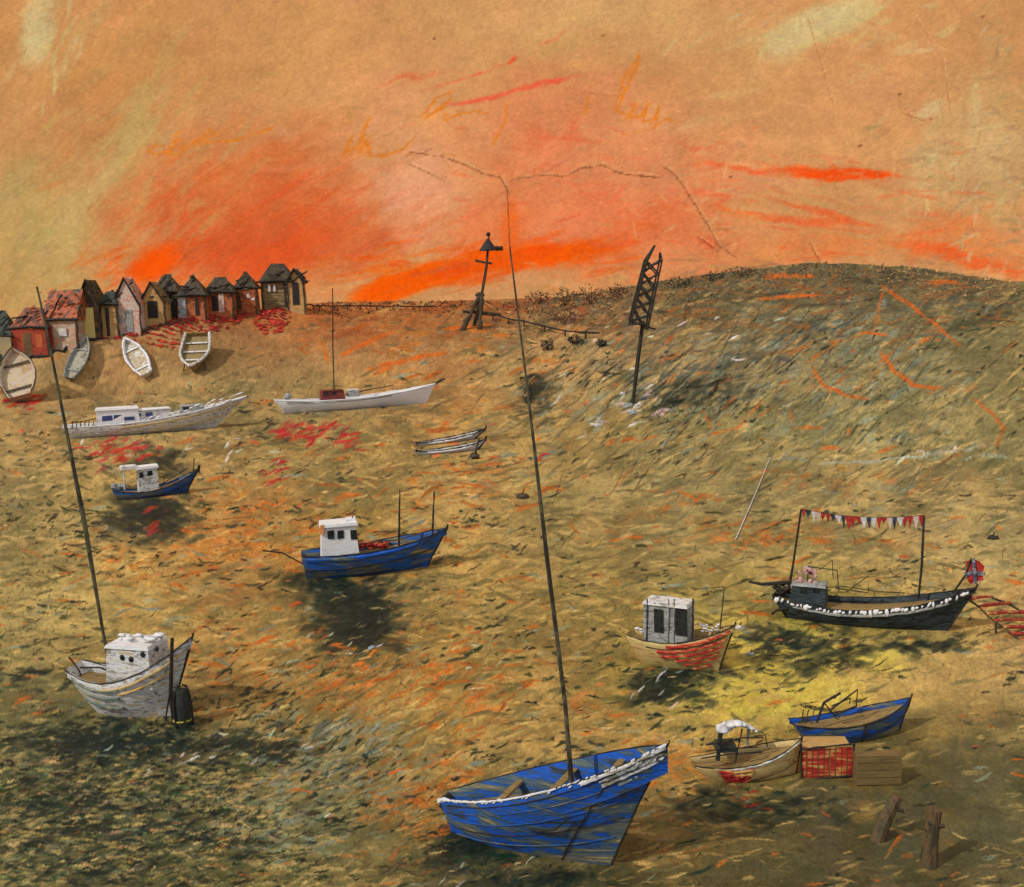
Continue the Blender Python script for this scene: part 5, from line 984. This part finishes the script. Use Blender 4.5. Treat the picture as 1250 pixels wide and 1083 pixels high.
# chalky written loops of thin cloud
CH_ = (224, 124, 40)
for pts in ([(203, 178), (190, 178), (182, 185), (190, 188), (205, 184), (215, 172), (207, 188), (216, 190), (222, 174), (224, 184), (240, 172), (262, 164), (256, 158), (240, 176), (275, 172), (300, 168), (330, 158)], [(420, 186), (428, 170), (424, 186), (436, 178), (450, 146), (440, 184), (448, 172), (452, 190), (470, 190), (490, 184), (503, 170)], [(515, 142), (535, 118), (552, 112), (548, 124), (522, 142), (540, 132), (546, 146), (560, 140), (580, 136), (600, 140)], [(618, 130), (616, 150), (602, 174)], [(716, 136), (718, 122)],
            [(750, 132), (762, 96), (780, 66), (776, 84), (752, 134), (766, 142), (774, 130), (770, 144), (782, 142), (790, 130), (786, 148), (798, 146), (804, 134), (800, 154), (814, 146), (826, 148)]): K_.line(pts, 4.2, CH_, .95, .45, .5)
K_.line([(300, 198), (400, 186), (560, 190)], 2.5, (214, 128, 70), .5, .7)
for pts in ([(505, 186), (540, 192), (565, 200), (590, 212), (612, 218), (622, 236)], [(500, 200), (520, 210), (536, 218)], [(625, 220), (660, 214), (690, 215), (712, 205), (735, 202), (760, 212), (806, 217)], [(806, 200), (822, 212), (834, 226)], [(836, 230), (856, 262), (878, 300), (896, 312)], [(852, 290), (875, 306)], [(1108, 140), (1124, 146), (1140, 144)], [(990, 300), (1000, 318)]):
    K_.line([(x+1.5, y-2) for x, y in pts], 2.4, (232, 176, 120), .5, .5); K_.line(pts, 1.9, (126, 70, 40), .75, .15, .4)
for pts in ([(985, 20), (1000, 70), (1018, 130)], [(1108, 5), (1150, 70), (1160, 132)]): K_.line(pts, 1.8, (176, 118, 74), .6, .4, .3); K_.line([(x+2, y) for x, y in pts], 1.6, (232, 178, 122), .5, .5, .3)
for x, y in ((892, 216), (736, 44), (1050, 178), (1098, 115), (1200, 20), (530, 47)): K_.dab(x, y, 6, 4, .3, (110, 60, 40), .8, 0, 0)
K_.smear(5200, (-150, -80, 1400, 400), (14, 60), (1.5, 5), sang, .05, .5, .55)
gr_ = fbm(K_.h, K_.w, 3.4, 97, 3, .85)*.03+np.random.default_rng(19).normal(0, .02, (K_.h, K_.w))+fbm(K_.h, K_.w, 30, 98, 4, .7)*.022
K_.c = np.clip(K_.c*(1+gr_)[..., None], 8, 250)
PALE_L = np.array([.74, .62, .50])
azd = np.radians(np.arange(-50, 50.01, .075)); eld = np.radians(np.arange(-2.0, 34.0, .075)); A, E = np.meshgrid(azd, eld); RD_ = 8200.
Xd, Yd, Zd = RD_*np.cos(E)*np.sin(A), RD_*np.cos(E)*np.cos(A), H+RD_*np.sin(E)
px, py = project(Xd.ravel(), Yd.ravel(), Zd.ravel()); col, _ = K_.pick(px, py); col = lin_np(col)
fade = np.clip(np.maximum(np.abs(np.degrees(A.ravel()))-31, np.degrees(E.ravel())-19)/14, 0, 1)[:, None]; col = col*(1-fade)+np.array([.62, .34, .14])*fade
idx = np.arange(A.size).reshape(A.shape); q = np.stack([idx[:-1, :-1], idx[:-1, 1:], idx[1:, 1:], idx[1:, :-1]], -1).reshape(-1, 4)
m = bpy.data.materials.new('evening sky'); m.use_nodes = True; nt = m.node_tree; nt.nodes.clear(); m.cycles.emission_sampling = 'NONE'
o_ = N(nt, 'ShaderNodeOutputMaterial'); e_ = N(nt, 'ShaderNodeEmission'); a_ = N(nt, 'ShaderNodeAttribute', attribute_name='col'); nt.links.new(a_.outputs['Color'], e_.inputs[0]); nt.links.new(e_.outputs[0], o_.inputs[0])
sk = np_mesh('sky', np.stack([Xd, Yd, Zd], -1).reshape(-1, 3), q, m, col); sk['kind'] = 'structure'
# the rest of the heavens: warm round the painted west, pale overhead and in the east
w = bpy.data.worlds.new('World'); S.world = w; w.use_nodes = True; nt = w.node_tree; nt.nodes.clear(); L = nt.links.new
out = N(nt, 'ShaderNodeOutputWorld'); bg = N(nt, 'ShaderNodeBackground'); tc = N(nt, 'ShaderNodeTexCoord'); sx = N(nt, 'ShaderNodeSeparateXYZ'); L(tc.outputs['Generated'], sx.inputs[0])
mr = N(nt, 'ShaderNodeMapRange', interpolation_type='SMOOTHSTEP'); L(sx.outputs[1], mr.inputs[0]); mr.inputs[1].default_value = .75; mr.inputs[2].default_value = .1
mxw = N(nt, 'ShaderNodeMix', data_type='RGBA'); L(mr.outputs[0], mxw.inputs[0]); mxw.inputs[6].default_value = (.62, .34, .14, 1); mxw.inputs[7].default_value = (.66, .69, .76, 1)
L(mxw.outputs[2], bg.inputs[0]); bg.inputs[1].default_value = 1.0; L(bg.outputs[0], out.inputs[0])

sd = bpy.data.lights.new('sun', 'SUN'); sun = bpy.data.objects.new('sun', sd); C.objects.link(sun)
sd.energy = 2.6; sd.angle = math.radians(1.5); sd.color = (1, .96, .90)
d = Vector((.62, .45, -.66)); sun.rotation_euler = d.to_track_quat('-Z', 'Y').to_euler()
S.view_settings.view_transform = 'Standard'; S.view_settings.look = 'None'; S.view_settings.exposure = 0; S.view_settings.gamma = 1
S.cycles.max_bounces = 4; S.cycles.transparent_max_bounces = 16
